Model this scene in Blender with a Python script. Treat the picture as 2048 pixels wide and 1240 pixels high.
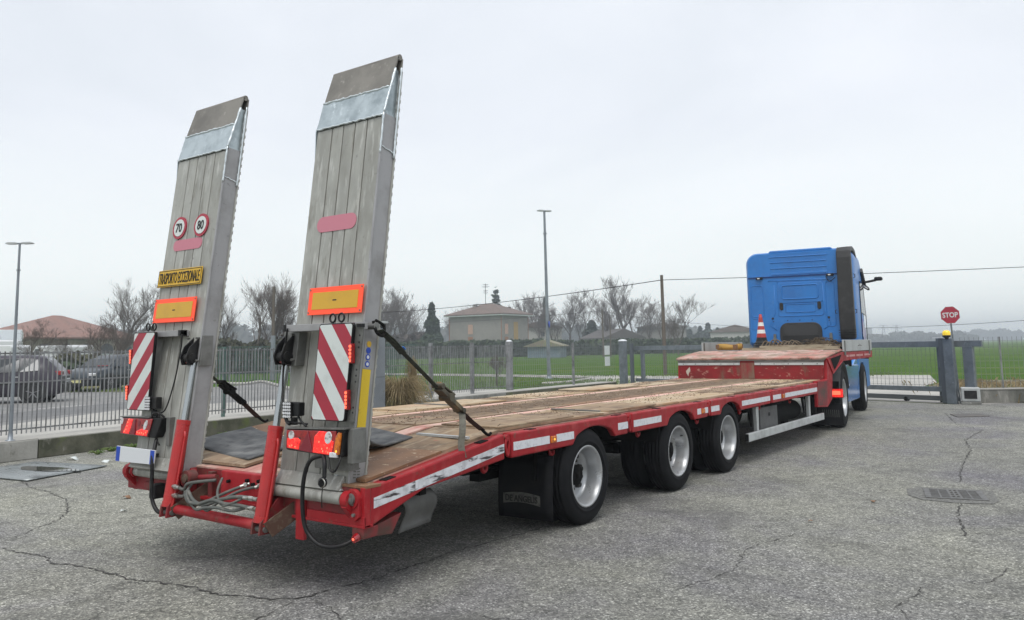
import bpy, math, random
from mathutils import Vector, Matrix, noise
random.seed(7)
for o in list(bpy.data.objects): bpy.data.objects.remove(o, do_unlink=True)
S = bpy.context.scene
COL = S.collection
R = math.radians
# ------------------------------------------------------------------ camera
F_PX, CX, CY = 1618.7, 1016.2, 515.1            # for a 2048 x 1240 frame
YAW, PITCH, ROLL = 0.62395, 0.11090, -0.01820
cam_d = bpy.data.cameras.new('camera'); cam = bpy.data.objects.new('camera', cam_d); COL.objects.link(cam)
fw = Vector((-math.sin(YAW)*math.cos(PITCH), math.cos(YAW)*math.cos(PITCH), math.sin(PITCH)))
rt = Vector((math.cos(YAW), math.sin(YAW), 0)); up = rt.cross(fw)
rt = math.cos(ROLL)*rt + math.sin(ROLL)*up; up = rt.cross(fw)
m = Matrix((rt, up, -fw)).transposed().to_4x4(); m.translation = Vector((4.749, -3.406, 1.452))
cam.matrix_world = m
cam_d.sensor_width = 36; cam_d.lens = F_PX/2048*36
cam_d.shift_x = (1024-CX)/2048; cam_d.shift_y = (CY-620)/2048
cam_d.clip_start = .05; cam_d.clip_end = 6000
S.camera = cam
# ------------------------------------------------------------------ sky, sun, exposure
SUN_EL, SUN_AZ = R(64), R(150)                   # azimuth clockwise from +Y: behind the camera, to the right
w = bpy.data.worlds.new('World'); S.world = w; w.use_nodes = True
nt = w.node_tree; N = nt.nodes; L = nt.links; N.clear()
out = N.new('ShaderNodeOutputWorld'); bg = N.new('ShaderNodeBackground'); bg.inputs[1].default_value = .117
L.new(bg.outputs[0], out.inputs[0])
sky = N.new('ShaderNodeTexSky'); sky.sky_type = 'NISHITA'; sky.sun_disc = False
sky.sun_elevation = SUN_EL; sky.sun_rotation = SUN_AZ; sky.air_density = 1.2; sky.dust_density = 4
tc = N.new('ShaderNodeTexCoord'); mp = N.new('ShaderNodeMapping'); mp.inputs['Scale'].default_value = (1, 1, 2.6)
L.new(tc.outputs['Generated'], mp.inputs[0])
nz = N.new('ShaderNodeTexNoise'); nz.inputs['Scale'].default_value = 1.7; nz.inputs['Detail'].default_value = 6; nz.inputs['Roughness'].default_value = .52
nz.inputs['Distortion'].default_value = .5
L.new(mp.outputs[0], nz.inputs['Vector'])
cr = N.new('ShaderNodeValToRGB'); L.new(nz.outputs[0], cr.inputs[0])
cr.color_ramp.elements[0].position = .33; cr.color_ramp.elements[0].color = (.70, .75, .815, 1)
cr.color_ramp.elements[1].position = .68; cr.color_ramp.elements[1].color = (.83, .87, .935, 1)
# the cloud layer thins to a paler, greener grey towards the horizon all round
sx = N.new('ShaderNodeSeparateXYZ'); L.new(tc.outputs['Generated'], sx.inputs[0])
hr = N.new('ShaderNodeMapRange'); hr.inputs[1].default_value = 0; hr.inputs[2].default_value = .26; hr.inputs[3].default_value = 1; hr.inputs[4].default_value = 0
L.new(sx.outputs[2], hr.inputs[0])
mh = N.new('ShaderNodeMixRGB'); L.new(hr.outputs[0], mh.inputs[0]); L.new(cr.outputs[0], mh.inputs[1]); mh.inputs[2].default_value = (.96, 1.02, 1.0, 1)
sc = N.new('ShaderNodeMixRGB'); sc.blend_type = 'MULTIPLY'; sc.inputs[0].default_value = 1; L.new(mh.outputs[0], sc.inputs[1]); sc.inputs[2].default_value = (10.2, 10.1, 10.0, 1)
mx = N.new('ShaderNodeMixRGB'); mx.inputs[0].default_value = .93; L.new(sky.outputs[0], mx.inputs[1]); L.new(sc.outputs[0], mx.inputs[2])
L.new(mx.outputs[0], bg.inputs[0])
sd = bpy.data.lights.new('sun', 'SUN'); sd.energy = 2.1; sd.angle = R(35); sd.color = (1, .985, .96)
so = bpy.data.objects.new('sun', sd); COL.objects.link(so)
dv = Vector((math.sin(SUN_AZ)*math.cos(SUN_EL), math.cos(SUN_AZ)*math.cos(SUN_EL), math.sin(SUN_EL)))
so.rotation_euler = dv.to_track_quat('Z', 'Y').to_euler(); so.location = dv*30
S.view_settings.view_transform = 'Standard'; S.view_settings.look = 'None'
S.view_settings.exposure = 0; S.view_settings.gamma = 1
S.view_settings.use_curve_mapping = False
# ------------------------------------------------------------------ helpers
def V(*a): return Vector(a)
class MB:
    """collects shapes; build() links them as ONE mesh object"""
    def __init__(s, T=None): s.v=[]; s.f=[]; s.m=[]; s.sm=[]; s.T=T
    def add(s, vs, fs, mi=0, smooth=False):
        b = len(s.v)
        if s.T is not None: s.v += [tuple(s.T @ Vector(q)) for q in vs]
        else: s.v += [tuple(q) for q in vs]
        for f in fs: s.f.append(tuple(b+i for i in f)); s.m.append(mi); s.sm.append(smooth)
        return s
    def box(s, x0, x1, y0, y1, z0, z1, mi=0):
        vs = [(x,y,z) for z in (z0,z1) for y in (y0,y1) for x in (x0,x1)]
        return s.add(vs, [(0,2,3,1),(4,5,7,6),(0,1,5,4),(2,6,7,3),(0,4,6,2),(1,3,7,5)], mi)
    def beam(s, p0, p1, wd, hg, up=(0,0,1), mi=0):
        p0=Vector(p0); p1=Vector(p1); d=(p1-p0).normalized(); u=Vector(up); a=d.cross(u)
        if a.length < 1e-4: a=d.cross(Vector((0,1,0)))
        a.normalize(); b=a.cross(d); a*=wd/2; b*=hg/2
        vs=[p+i*a+j*b for p in (p0,p1) for (i,j) in ((-1,-1),(1,-1),(1,1),(-1,1))]
        return s.add(vs,[(0,1,2,3),(7,6,5,4),(0,4,5,1),(1,5,6,2),(2,6,7,3),(3,7,4,0)],mi)
    def cyl(s, p0, p1, r0, r1=None, n=16, cap=True, mi=0, smooth=True):
        if r1 is None: r1=r0
        p0=Vector(p0); p1=Vector(p1); d=(p1-p0).normalized()
        a=d.orthogonal().normalized(); b=d.cross(a)
        vs=[]
        for p,r in ((p0,r0),(p1,r1)):
            for i in range(n):
                t=2*math.pi*i/n; vs.append(p+a*math.cos(t)*r+b*math.sin(t)*r)
        s.add(vs,[(i,(i+1)%n,n+(i+1)%n,n+i) for i in range(n)],mi,smooth)
        if cap:
            s.add(vs[:n],[tuple(range(n-1,-1,-1))],mi); s.add(vs[n:],[tuple(range(n))],mi)
        return s
    def tube(s, pts, r, n=6, mi=0, cap=True):
        pts=[Vector(p) for p in pts]; k=len(pts)
        rs = r if isinstance(r,(list,tuple)) else [r]*k
        vs=[]; a=None
        for i,p in enumerate(pts):
            d=(pts[min(i+1,k-1)]-pts[max(i-1,0)])
            if d.length<1e-7: d=Vector((0,0,1))
            d.normalize()
            a = d.orthogonal() if a is None else a-d*a.dot(d)
            if a.length<1e-5: a=d.orthogonal()
            a.normalize(); b=d.cross(a)
            for j in range(n):
                t=2*math.pi*j/n; vs.append(p+(a*math.cos(t)+b*math.sin(t))*rs[i])
        fs=[(i*n+j,i*n+(j+1)%n,(i+1)*n+(j+1)%n,(i+1)*n+j) for i in range(k-1) for j in range(n)]
        if cap and n>2: fs+= [tuple(range(n-1,-1,-1)), tuple(range((k-1)*n,k*n))]
        return s.add(vs,fs,mi,True)
    def strip(s, pts, wd, side, th=.003, mi=0):
        """flat band of width wd along pts, widened along side"""
        sd=Vector(side).normalized()*wd/2; k=len(pts); vs=[]
        for i,p in enumerate(pts):
            p=Vector(p); d=(Vector(pts[min(i+1,k-1)])-Vector(pts[max(i-1,0)])).normalized(); nn=d.cross(sd).normalized()*th/2
            vs += [p-sd-nn,p+sd-nn,p+sd+nn,p-sd+nn]
        fs=[(4*i+j,4*i+(j+1)%4,4*i+4+(j+1)%4,4*i+4+j) for i in range(k-1) for j in range(4)]
        fs+=[(3,2,1,0),(4*k-4,4*k-3,4*k-2,4*k-1)]
        return s.add(vs,fs,mi,False)
    def lathe(s, prof, c=(0,0,0), axis='x', n=32, mi=0, smooth=True):
        """prof: list of (radius, along)"""
        c=Vector(c); vs=[]; k=len(prof)
        for i in range(n):
            t=2*math.pi*i/n; ct,st=math.cos(t),math.sin(t)
            for r,h in prof:
                if axis=='x': q=V(h,r*ct,r*st)
                elif axis=='y': q=V(r*st,h,r*ct)
                else: q=V(r*ct,r*st,h)
                vs.append(c+q)
        fs=[(i*k+j,i*k+j+1,((i+1)%n)*k+j+1,((i+1)%n)*k+j) for i in range(n) for j in range(k-1)]
        return s.add(vs,fs,mi,smooth)
    def prism(s, poly, a, b, axis='x', mi=0):
        n=len(poly)
        def q(p,h): return (h,p[0],p[1]) if axis=='x' else ((p[0],h,p[1]) if axis=='y' else (p[0],p[1],h))
        vs=[q(p,a) for p in poly]+[q(p,b) for p in poly]
        return s.add(vs,[tuple(range(n-1,-1,-1)),tuple(range(n,2*n))]+[(i,(i+1)%n,n+(i+1)%n,n+i) for i in range(n)],mi)
    def ball(s, c, r, n=10, mi=0, sz=1.0):
        k=max(4,n//2+1)
        prof=[(r*math.sin(math.pi*i/k), -r*sz*math.cos(math.pi*i/k)) for i in range(k+1)]
        return s.lathe(prof,c,'z',n,mi)
    def grid(s, fn, nu, nv, mi=0, smooth=True):
        vs=[fn(i/nu,j/nv) for i in range(nu+1) for j in range(nv+1)]
        return s.add(vs,[(i*(nv+1)+j,(i+1)*(nv+1)+j,(i+1)*(nv+1)+j+1,i*(nv+1)+j+1) for i in range(nu) for j in range(nv)],mi,smooth)
    def mesh(s, name, mats):
        me=bpy.data.meshes.new(name); me.from_pydata(s.v,[],s.f)
        for q in (mats if isinstance(mats,(list,tuple)) else [mats]): me.materials.append(q)
        me.polygons.foreach_set('material_index',s.m); me.polygons.foreach_set('use_smooth',s.sm)
        me.validate(); me.update(); return me
    def build(s, name, mats, parent=None, bevel=0, fix=True, loc=None, rot=None, seg=2):
        o=bpy.data.objects.new(name, s.mesh(name,mats)); COL.objects.link(o)
        if fix:
            import bmesh
            bm=bmesh.new(); bm.from_mesh(o.data); bmesh.ops.recalc_face_normals(bm, faces=bm.faces); bm.to_mesh(o.data); bm.free()
        if parent is not None: o.parent=parent
        if loc is not None: o.location=loc
        if rot is not None: o.rotation_euler=rot
        if bevel:
            b=o.modifiers.new('bevel','BEVEL'); b.width=bevel; b.segments=seg; b.limit_method='ANGLE'; b.angle_limit=R(40)
        return o
def tag(o, label=None, cat=None, group=None, kind=None):
    if label: o['label']=label
    if cat: o['category']=cat
    if group: o['group']=group
    if kind: o['kind']=kind
    return o
def thing(name, label, cat, loc=(0,0,0), rz=0, group=None):
    o=bpy.data.objects.new(name,None); COL.objects.link(o); o.location=loc; o.rotation_euler=(0,0,rz); o.empty_display_size=.2
    return tag(o,label,cat,group)
def inst(o, parent, loc=None, rot=None, scale=None):
    c=o.copy(); COL.objects.link(c); c.parent=parent
    if loc is not None: c.location=loc
    if rot is not None: c.rotation_euler=rot
    if scale is not None: c.scale=scale
    return c
def dup(root, loc, rz=0, label=None, scale=None, group=None):
    r=root.copy(); COL.objects.link(r); r.location=loc; r.rotation_euler=(0,0,rz)
    if label: r['label']=label
    if group: r['group']=group
    if scale is not None: r.scale=scale
    for ch in list(root.children):
        c=ch.copy(); COL.objects.link(c); c.parent=r
        for g in list(ch.children):
            d=g.copy(); COL.objects.link(d); d.parent=c
    return r
def smooth(pts, k=6):
    P=[Vector(p) for p in pts]; out=[]
    for i in range(len(P)-1):
        a=P[max(i-1,0)];b=P[i];c=P[i+1];d=P[min(i+2,len(P)-1)]
        for j in range(k):
            t=j/k; out.append(.5*((2*b)+(c-a)*t+(2*a-5*b+4*c-d)*t*t+(3*b-a-3*c+d)*t**3))
    out.append(P[-1]); return out
def text(name, body, x, y, z, wd, hg, mt, parent, T=None, depth=.0015, bold=.02, face='-y', shear=0):
    """real letters as a thin mesh, centred at x,z on the plane y, facing the rear"""
    cu=bpy.data.curves.new(name,'FONT'); cu.body=body; cu.extrude=.01; cu.offset=bold; cu.resolution_u=3; cu.shear=shear
    t=bpy.data.objects.new('t',cu); COL.objects.link(t)
    bpy.context.view_layer.update()
    me=bpy.data.meshes.new_from_object(t.evaluated_get(bpy.context.evaluated_depsgraph_get()))
    bpy.data.objects.remove(t, do_unlink=True)
    xs=[v.co.x for v in me.vertices]; ys=[v.co.y for v in me.vertices]
    x0,x1,y0,y1=min(xs),max(xs),min(ys),max(ys)
    for v in me.vertices:
        a=(v.co.x-(x0+x1)/2)/(x1-x0)*wd; b=(v.co.y-(y0+y1)/2)/(y1-y0)*hg; c=v.co.z/.01*depth
        if face=='-y': q=Vector((x+a,y-c,z+b))
        elif face=='up': q=Vector((x+a,y+b,z+c))
        v.co = (T@q) if T is not None else q
    me.materials.clear(); me.materials.append(mt)
    o=bpy.data.objects.new(name,me); COL.objects.link(o); o.parent=parent; return o
# ------------------------------------------------------------------ materials
MATS={}
def mat(name, c, rough=.5, metal=0, vary=(), bump=None, emit=None, trans=0, spec=None, coat=0, rvar=0, rnd=True, sheen=0):
    """vary: list of (colour, scale, lo, hi[, stretch[, amount]]) noise masks laid over the base colour; bump: (scale, strength[, distance])"""
    if name in MATS: return MATS[name]
    mt=bpy.data.materials.new(name); mt.use_nodes=True; nt=mt.node_tree; N=nt.nodes; L=nt.links
    p=N['Principled BSDF']; p.inputs['Roughness'].default_value=rough; p.inputs['Metallic'].default_value=metal
    p.inputs['Base Color'].default_value=(*c,1)
    if spec is not None: p.inputs['Specular IOR Level'].default_value=spec
    if trans: p.inputs['Transmission Weight'].default_value=trans
    if coat: p.inputs['Coat Weight'].default_value=coat; p.inputs['Coat Roughness'].default_value=.15
    if emit and len(emit)<3: p.inputs['Emission Color'].default_value=(*emit[0],1); p.inputs['Emission Strength'].default_value=emit[1]
    if vary or bump or rvar:
        tc=N.new('ShaderNodeTexCoord'); vec=tc.outputs['Object']
        if rnd:
            oi=N.new('ShaderNodeObjectInfo'); ml=N.new('ShaderNodeMath'); ml.operation='MULTIPLY'; ml.inputs[1].default_value=37
            L.new(oi.outputs['Random'],ml.inputs[0]); ad=N.new('ShaderNodeVectorMath'); ad.operation='ADD'; L.new(vec,ad.inputs[0]); L.new(ml.outputs[0],ad.inputs[1]); vec=ad.outputs[0]
        cur=None
        for q in vary:
            col,scl,lo,hi=q[:4]; st=q[4] if len(q)>4 else None; am=q[5] if len(q)>5 else 1
            v2=vec
            if st: mp=N.new('ShaderNodeMapping'); mp.inputs['Scale'].default_value=st; L.new(vec,mp.inputs[0]); v2=mp.outputs[0]
            nz=N.new('ShaderNodeTexNoise'); nz.inputs['Scale'].default_value=scl; nz.inputs['Detail'].default_value=5; nz.inputs['Roughness'].default_value=.62; L.new(v2,nz.inputs['Vector'])
            mr=N.new('ShaderNodeMapRange'); mr.inputs[1].default_value=lo; mr.inputs[2].default_value=hi; mr.inputs[4].default_value=am; L.new(nz.outputs[0],mr.inputs[0])
            mx=N.new('ShaderNodeMixRGB'); L.new(mr.outputs[0],mx.inputs[0])
            if cur is None: mx.inputs[1].default_value=(*c,1)
            else: L.new(cur,mx.inputs[1])
            mx.inputs[2].default_value=(*col,1); cur=mx.outputs[0]
        if cur is not None: L.new(cur,p.inputs['Base Color'])
        if emit and len(emit)>2: L.new(cur,p.inputs['Emission Color']); p.inputs['Emission Strength'].default_value=emit[1]
        if rvar:
            nz=N.new('ShaderNodeTexNoise'); nz.inputs['Scale'].default_value=9; nz.inputs['Detail'].default_value=4; L.new(vec,nz.inputs['Vector'])
            mr=N.new('ShaderNodeMapRange'); mr.inputs[3].default_value=max(.03,rough-rvar); mr.inputs[4].default_value=min(1,rough+rvar); mr.inputs[1].default_value=.3; mr.inputs[2].default_value=.7
            L.new(nz.outputs[0],mr.inputs[0]); L.new(mr.outputs[0],p.inputs['Roughness'])
        if bump:
            nz=N.new('ShaderNodeTexNoise'); nz.inputs['Scale'].default_value=bump[0]; nz.inputs['Detail'].default_value=6; L.new(vec,nz.inputs['Vector'])
            b=N.new('ShaderNodeBump'); b.inputs['Strength'].default_value=bump[1]; b.inputs['Distance'].default_value=bump[2] if len(bump)>2 else .01
            L.new(nz.outputs[0],b.inputs['Height']); L.new(b.outputs[0],p.inputs['Normal'])
    MATS[name]=mt; return mt
RED=mat('red_paint',(.34,.013,.019),.48,spec=.3,vary=[((.25,.012,.016),3,.42,.7),((.40,.05,.05),9,.55,.75,(1,1,.5)),((.16,.07,.05),14,.61,.72),((.50,.16,.13),30,.67,.76)],bump=(60,.12,.003),rvar=.15)
REDD=mat('dirty_red_paint',(.22,.018,.022),.6,vary=[((.07,.035,.025),4,.45,.65),((.13,.08,.05),18,.58,.72)],bump=(50,.2,.004))
REDB=mat('bright_red_paint',(.42,.018,.018),.34,vary=[((.30,.018,.02),5,.45,.8),((.11,.03,.02),30,.68,.78)],rvar=.12)
PINK=mat('worn_red_paint',(.44,.19,.15),.75,vary=[((.50,.36,.30),3,.42,.60,(1,.5,1)),((.27,.035,.035),5,.54,.72,(1,.4,1)),((.24,.18,.12),5,.48,.64,(.6,1,1)),((.10,.085,.06),9,.58,.70)],bump=(40,.25,.004))
ALU=mat('dull_aluminium',(.37,.368,.335),.5,.2,vary=[((.255,.25,.225),2.2,.42,.66,(1.5,1.5,.6)),((.49,.485,.45),9,.54,.70,(3,3,.4)),((.19,.18,.15),5,.58,.74,(4,4,.35)),((.13,.125,.11),26,.66,.78)],bump=(90,.15,.002),rvar=.14)
ALUS=mat('pale_aluminium_side',(.34,.335,.34),.42,.3,vary=[((.24,.235,.23),4,.45,.7),((.16,.15,.14),22,.66,.76)],bump=(70,.1,.002))
GALV=mat('fresh_galvanised_steel',(.48,.54,.56),.36,.55,vary=[((.30,.35,.37),7,.42,.66),((.66,.72,.74),18,.6,.7)],bump=(30,.15,.003))
TIP=mat('worn_steel_tip',(.235,.22,.195),.6,.25,vary=[((.15,.14,.125),3,.42,.66),((.33,.31,.28),20,.6,.72)],bump=(60,.2,.003))
WELD=mat('weld_bead',(.66,.71,.73),.35,.6,bump=(120,.6,.004))
STEEL=mat('grey_steel',(.20,.20,.19),.5,.5,vary=[((.11,.11,.10),8,.45,.7)])
CHROME=mat('polished_rod',(.40,.42,.43),.22,1)
BLACK=mat('black_plastic',(.009,.009,.010),.45,spec=.3,vary=[((.035,.033,.03),8,.5,.75)])
SOOT=mat('dirty_black_steel',(.007,.007,.007),.8,spec=.12,vary=[((.018,.016,.014),5,.5,.75)],bump=(40,.3,.004))
TYRE=mat('tyre_rubber',(.0065,.0068,.008),.72,spec=.16,vary=[((.012,.012,.013),5,.45,.75),((.030,.028,.025),20,.66,.80)],bump=(80,.2,.002))
RUB=mat('rubber_mat',(.075,.078,.08),.75,vary=[((.17,.17,.165),3,.45,.68,(1,2.2,1)),((.035,.035,.037),7,.5,.7)],bump=(50,.3,.004))
RIM=mat('silver_rim',(.43,.44,.45),.33,.55,vary=[((.36,.35,.34),4,.5,.75),((.16,.14,.12),20,.64,.76)],rvar=.08)
NUT=mat('dark_nut',(.05,.045,.04),.6,.4)
PLY=mat('weathered_plywood',(.36,.255,.15),.85,vary=[((.22,.15,.095),2.4,.38,.60,(1,.5,1)),((.43,.35,.245),5,.52,.74,(3,.5,1)),((.15,.10,.065),6,.52,.70),((.095,.065,.042),2.1,.56,.72),((.40,.12,.09),3.3,.66,.74)],bump=(45,.35,.004))
PLYB=mat('brown_plywood',(.235,.125,.062),.72,vary=[((.145,.08,.045),3,.42,.66,(1,.5,1)),((.46,.36,.25),14,.60,.70,(1,2,1)),((.09,.055,.035),7,.6,.75)],bump=(45,.3,.004))
PLYC=mat('cream_plywood',(.47,.385,.265),.85,vary=[((.38,.26,.145),2.2,.42,.62,(1,.4,1)),((.52,.32,.235),5,.56,.74,(2,.5,1)),((.20,.14,.09),7,.55,.72),((.12,.085,.055),1.7,.60,.74)],bump=(45,.3,.004))
DIRT=mat('dried_mud',(.165,.112,.070),.95,vary=[((.25,.18,.11),3,.48,.68,(1,.35,1)),((.080,.052,.034),7,.48,.66),((.32,.24,.15),22,.62,.74)],bump=(60,.9,.012))
WHITEW=mat('scuffed_white_tape',(.66,.67,.70),.5,vary=[((.45,.45,.47),14,.45,.66),((.05,.04,.045),5.5,.56,.64,(1,.8,5)),((.30,.04,.05),8,.63,.69,(1,1,4))])
WHITE=mat('reflective_white_tape',(.68,.69,.72),.45,vary=[((.50,.50,.53),25,.5,.7),((.12,.06,.06),10,.68,.74),((.09,.09,.09),7,.72,.77,(1,.3,3))])
HWHITE=mat('board_white',(.62,.66,.64),.45,vary=[((.50,.53,.51),9,.5,.8),((.3,.3,.29),30,.7,.8)])
HRED=mat('board_red',(.36,.022,.045),.42,vary=[((.29,.02,.04),6,.5,.8)])
ORANGE=mat('fluorescent_orange',(.95,.085,.03),.5,emit=((.95,.08,.03),.18))
YEL=mat('reflective_yellow',(.60,.34,.022),.4,vary=[((.50,.29,.03),6,.5,.8)])
SIGNY=mat('sign_yellow',(.66,.40,.035),.5,vary=[((.5,.3,.04),14,.55,.75)])
STY=mat('yellow_sticker',(.72,.50,.02),.5,vary=[((.45,.27,.04),20,.6,.72)])
INK=mat('black_ink',(.012,.012,.012),.6)
PINKOV=mat('pink_overlay',(.52,.19,.24),.6)
PLATE=mat('blank_plate',(.66,.68,.70),.4); BLUE=mat('plate_blue',(.012,.06,.42),.4)
CLEAR=mat('clear_lens',(.75,.75,.76),.12,.2,vary=[((.25,.22,.22),40,.5,.65)])
REDL=mat('red_lens',(.35,.008,.012),.14,coat=1,vary=[((.16,.005,.008),35,.45,.65)])
REDDK=mat('dark_red_reflector',(.20,.006,.02),.25,coat=.6)
REDE=mat('lit_red_lens',(.50,.006,.008),.15,coat=1,vary=[((1,.03,.02),38,.40,.62),((1,.16,.10),70,.60,.72),((.22,.003,.006),24,.60,.72)],emit=(0,.95,1))
REDH=mat('lit_red_hot',(1,.1,.05),.2,emit=((1,.13,.07),1.7))
AMB=mat('amber_lens',(.62,.17,.012),.15,coat=1,vary=[((.32,.07,.005),45,.45,.6)],emit=((1,.25,.02),.06))
AMBL=mat('lit_amber',(.8,.3,.02),.2,emit=((1,.45,.05),1.5))
LED=mat('led_array',(.74,.75,.77),.25,.1,vary=[((.45,.45,.45),90,.5,.65)])
HOSE=mat('hydraulic_hose',(.085,.09,.082),.6,vary=[((.16,.15,.13),14,.5,.7)])
FIT=mat('hose_fitting',(.45,.45,.42),.35,.8,vary=[((.16,.14,.1),30,.5,.65)])
STRAP=mat('dark_webbing',(.035,.042,.034),.85,vary=[((.075,.08,.06),30,.45,.65)],bump=(150,.4,.002))
STRAPG=mat('grey_webbing',(.17,.165,.135),.85,vary=[((.11,.10,.085),30,.45,.65)],bump=(150,.4,.002))
RUST=mat('rusty_steel',(.085,.042,.028),.7,.3,vary=[((.16,.13,.09),18,.5,.7)])
BUCK=mat('worn_buckle',(.13,.115,.085),.5,.6,vary=[((.30,.22,.12),12,.5,.7),((.05,.045,.04),9,.5,.7)])
BARS=mat('aluminium_bar',(.56,.58,.58),.42,.4,vary=[((.40,.41,.41),6,.45,.7),((.26,.25,.24),24,.66,.78)])
TAPE=mat('blue_label',(.03,.16,.5),.6)
# ================================================================== THE LOW-LOADER TRAILER
TR=thing('semi_trailer','red three-axle low-loader semi-trailer with timber deck and two upright loading ramps','trailer')
def topz(y): return .66+(y-.02)*.175/1.31 if y<1.33 else .838
def botz(y):
    if y<.5: return .435+(y-.02)*.152/.48
    if y<1.33: return .587+(y-.5)*.068/.83
    return .66+min(.018,(y-1.33)*.002)
ARCH=[(2.28,2.99),(4.06,4.73),(5.46,6.10)]
def rail_poly(y0,y1):
    top=[y0]+[q for q in (1.10,1.33,1.5) if y0<q<y1]+[y1]
    P=[(y,topz(y)-(.004 if y in(1.10,) else 0)) for y in top]
    B=[]; ys=[y0]+[q for q in (.25,.5,.9,1.33) if y0<q<y1]+[y1]
    for y in ys: B.append((y,botz(y)))
    for a,b in ARCH:
        if a>y0 and b<y1:
            arc=[(a,.662)]
            for i in range(1,12):
                t=i/12; arc.append((a+(b-a)*t, .675+.108*math.sin(math.pi*t)**.55))
            arc.append((b,.664)); B+=arc
    B.sort(key=lambda q:q[0])
    return P+B[::-1]
SEG=[(.02,1.342),(1.43,3.225),(3.315,5.085),(5.178,7.187),(7.275,9.39)]
for sd in (1,-1):
    for i,(a,b) in enumerate(SEG):
        m=MB().prism(rail_poly(a,b),sd*1.215,sd*1.27); m.build('side_panel',RED,TR,bevel=.012)
        m=MB().beam((sd*1.20,a+.005,topz(a)-.014),(sd*1.20,min(b,1.32) if a<1 else b-.005,topz(min(b,1.32) if a<1 else b)-.014),.075,.022); m.build('rail_cap',RED,TR,bevel=.006)
    for y in (1.385,3.27,5.132,7.232):
        z=topz(y)
        MB().box(sd*1.17,sd*1.19,y-.05,y+.05,z-.175,z-.012).build('ring_pocket',REDD,TR)
        m=MB(); m.cyl((sd*1.235,y,z-.028),(sd*1.272,y,z-.03),.022,n=12)
        ring=[(sd*1.262,y+.025*math.sin(t)*(1 if math.cos(t)<0 else .6),z-.095-.060*math.cos(t+math.pi)*-1) for t in [2*math.pi*k/16 for k in range(17)]]
        m.tube(ring,.012,6); m.build('lashing_ring',RED,TR)
    # small hooks under the rail
    for y in (1.22,2.10,3.60,5.0,6.30,7.0,8.3):
        z=botz(y)
        hk=[(sd*1.17,y,z+.01),(sd*1.17,y-.02,z-.03),(sd*1.17,y,z-.062),(sd*1.17,y+.03,z-.05),(sd*1.17,y+.032,z-.015)]
        MB().tube(smooth(hk,4),.014,6).build('rope_hook',RED,TR)
    # stake pockets: dark slabs laid on the cap paint their shaded depth
    for y in (.20,1.12,1.72,3.08,3.9,4.9,5.9,6.6,7.5,8.3,9.0):
        z=topz(y); dz=(topz(y+.04)-topz(y-.04))/2
        m=MB(); m.beam((sd*1.232,y-.045,z+.0-dz),(sd*1.232,y+.045,z+dz),.056,.006); m.build('stake_slot',SOOT,TR)
    # tape
    def tape(y0,y1,off=.096,h=.060):
        n=max(1,int((y1-y0)/.25)); m=MB()
        for k in range(n):
            a=y0+(y1-y0)*k/n; b=y0+(y1-y0)*(k+1)/n
            za,zb=topz(a)-off,topz(b)-off
            vs=[(sd*1.2705,a,za-h/2),(sd*1.2705,b,zb-h/2),(sd*1.2705,b,zb+h/2),(sd*1.2705,a,za+h/2)]
            vs+=[(sd*1.2722,q[1],q[2]) for q in vs]
            m.add(vs,[(0,1,2,3),(7,6,5,4),(0,4,5,1),(1,5,6,2),(2,6,7,3),(3,7,4,0)])
        m.build('reflective_tape',WHITEW if y1<1.4 else WHITE,TR)
    for a,b in ((.045,.40),(.402,.86),(.862,1.335),(1.45,1.93),(2.03,2.29),(3.04,3.225),(3.34,3.92),(4.80,4.90),(5.0,5.09),(5.18,5.42),(6.14,7.17),(7.29,7.62),(7.80,8.5),(8.504,9.36)): tape(a,b)
    for y,lit in ((1.98,1),(4.95,0),(7.71,0)):
        z=topz(y)-.098
        MB().box(sd*1.268,sd*1.285,y-.038,y+.038,z-.026,z+.026).build('side_marker_lamp',AMB,TR,bevel=.006)
        if lit: MB().cyl((sd*1.284,y,z),(sd*1.288,y,z),.008,n=8).build('bulb',AMBL,TR)
# chassis under the deck
for sd in (1,-1):
    m=MB(); m.prism([(.3,.50),(9.9,.475),(9.9,.80),(1.45,.80),(.3,.60)],sd*.42,sd*.52); m.box(sd*.37,sd*.57,1.0,9.9,.455,.4745); m.build('main_beam',SOOT,TR)
for k,y in enumerate([.55,1.0,1.6,2.1,3.1,3.6,5.0,6.5,7.1,7.7,8.3,8.9,9.5]):
    t=topz(y); MB().box(-1.2,1.2,y-.03,y+.03,t-.20,t-.03).build('cross_member',SOOT,TR)
# deck plate: beavertail slope and flat bed
def deckplate(x0,x1,mt,nm,dz=0,y0=.03,y1=10.0,th=.012):
    ys=[y for y in (y0,1.33,y1)] if y0<1.33<y1 else [y0,y1]
    m=MB(); vs=[]
    for y in ys: z=topz(y)+.004+dz; vs+=[(x0,y,z-th),(x1,y,z-th),(x1,y,z),(x0,y,z)]
    fs=[(4*i+j,4*i+(j+1)%4,4*i+4+(j+1)%4,4*i+4+j) for i in range(len(ys)-1) for j in range(4)]+[(3,2,1,0),tuple(4*len(ys)-4+i for i in range(4))]
    m.add(vs,fs); return m.build(nm,mt,TR)
deckplate(-1.19,1.19,PINK,'deck_plate')
for x0,x1 in ((.405,.545),(-.55,-.41)): deckplate(x0,x1,mat('faded_pink_strip',(.66,.43,.35),.75,vary=[((.50,.16,.13),6,.5,.7,(1,.5,1)),((.36,.27,.18),5,.52,.68),((.2,.14,.1),14,.62,.75)]),'beam_flange',.018,.6,9.95)
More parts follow.
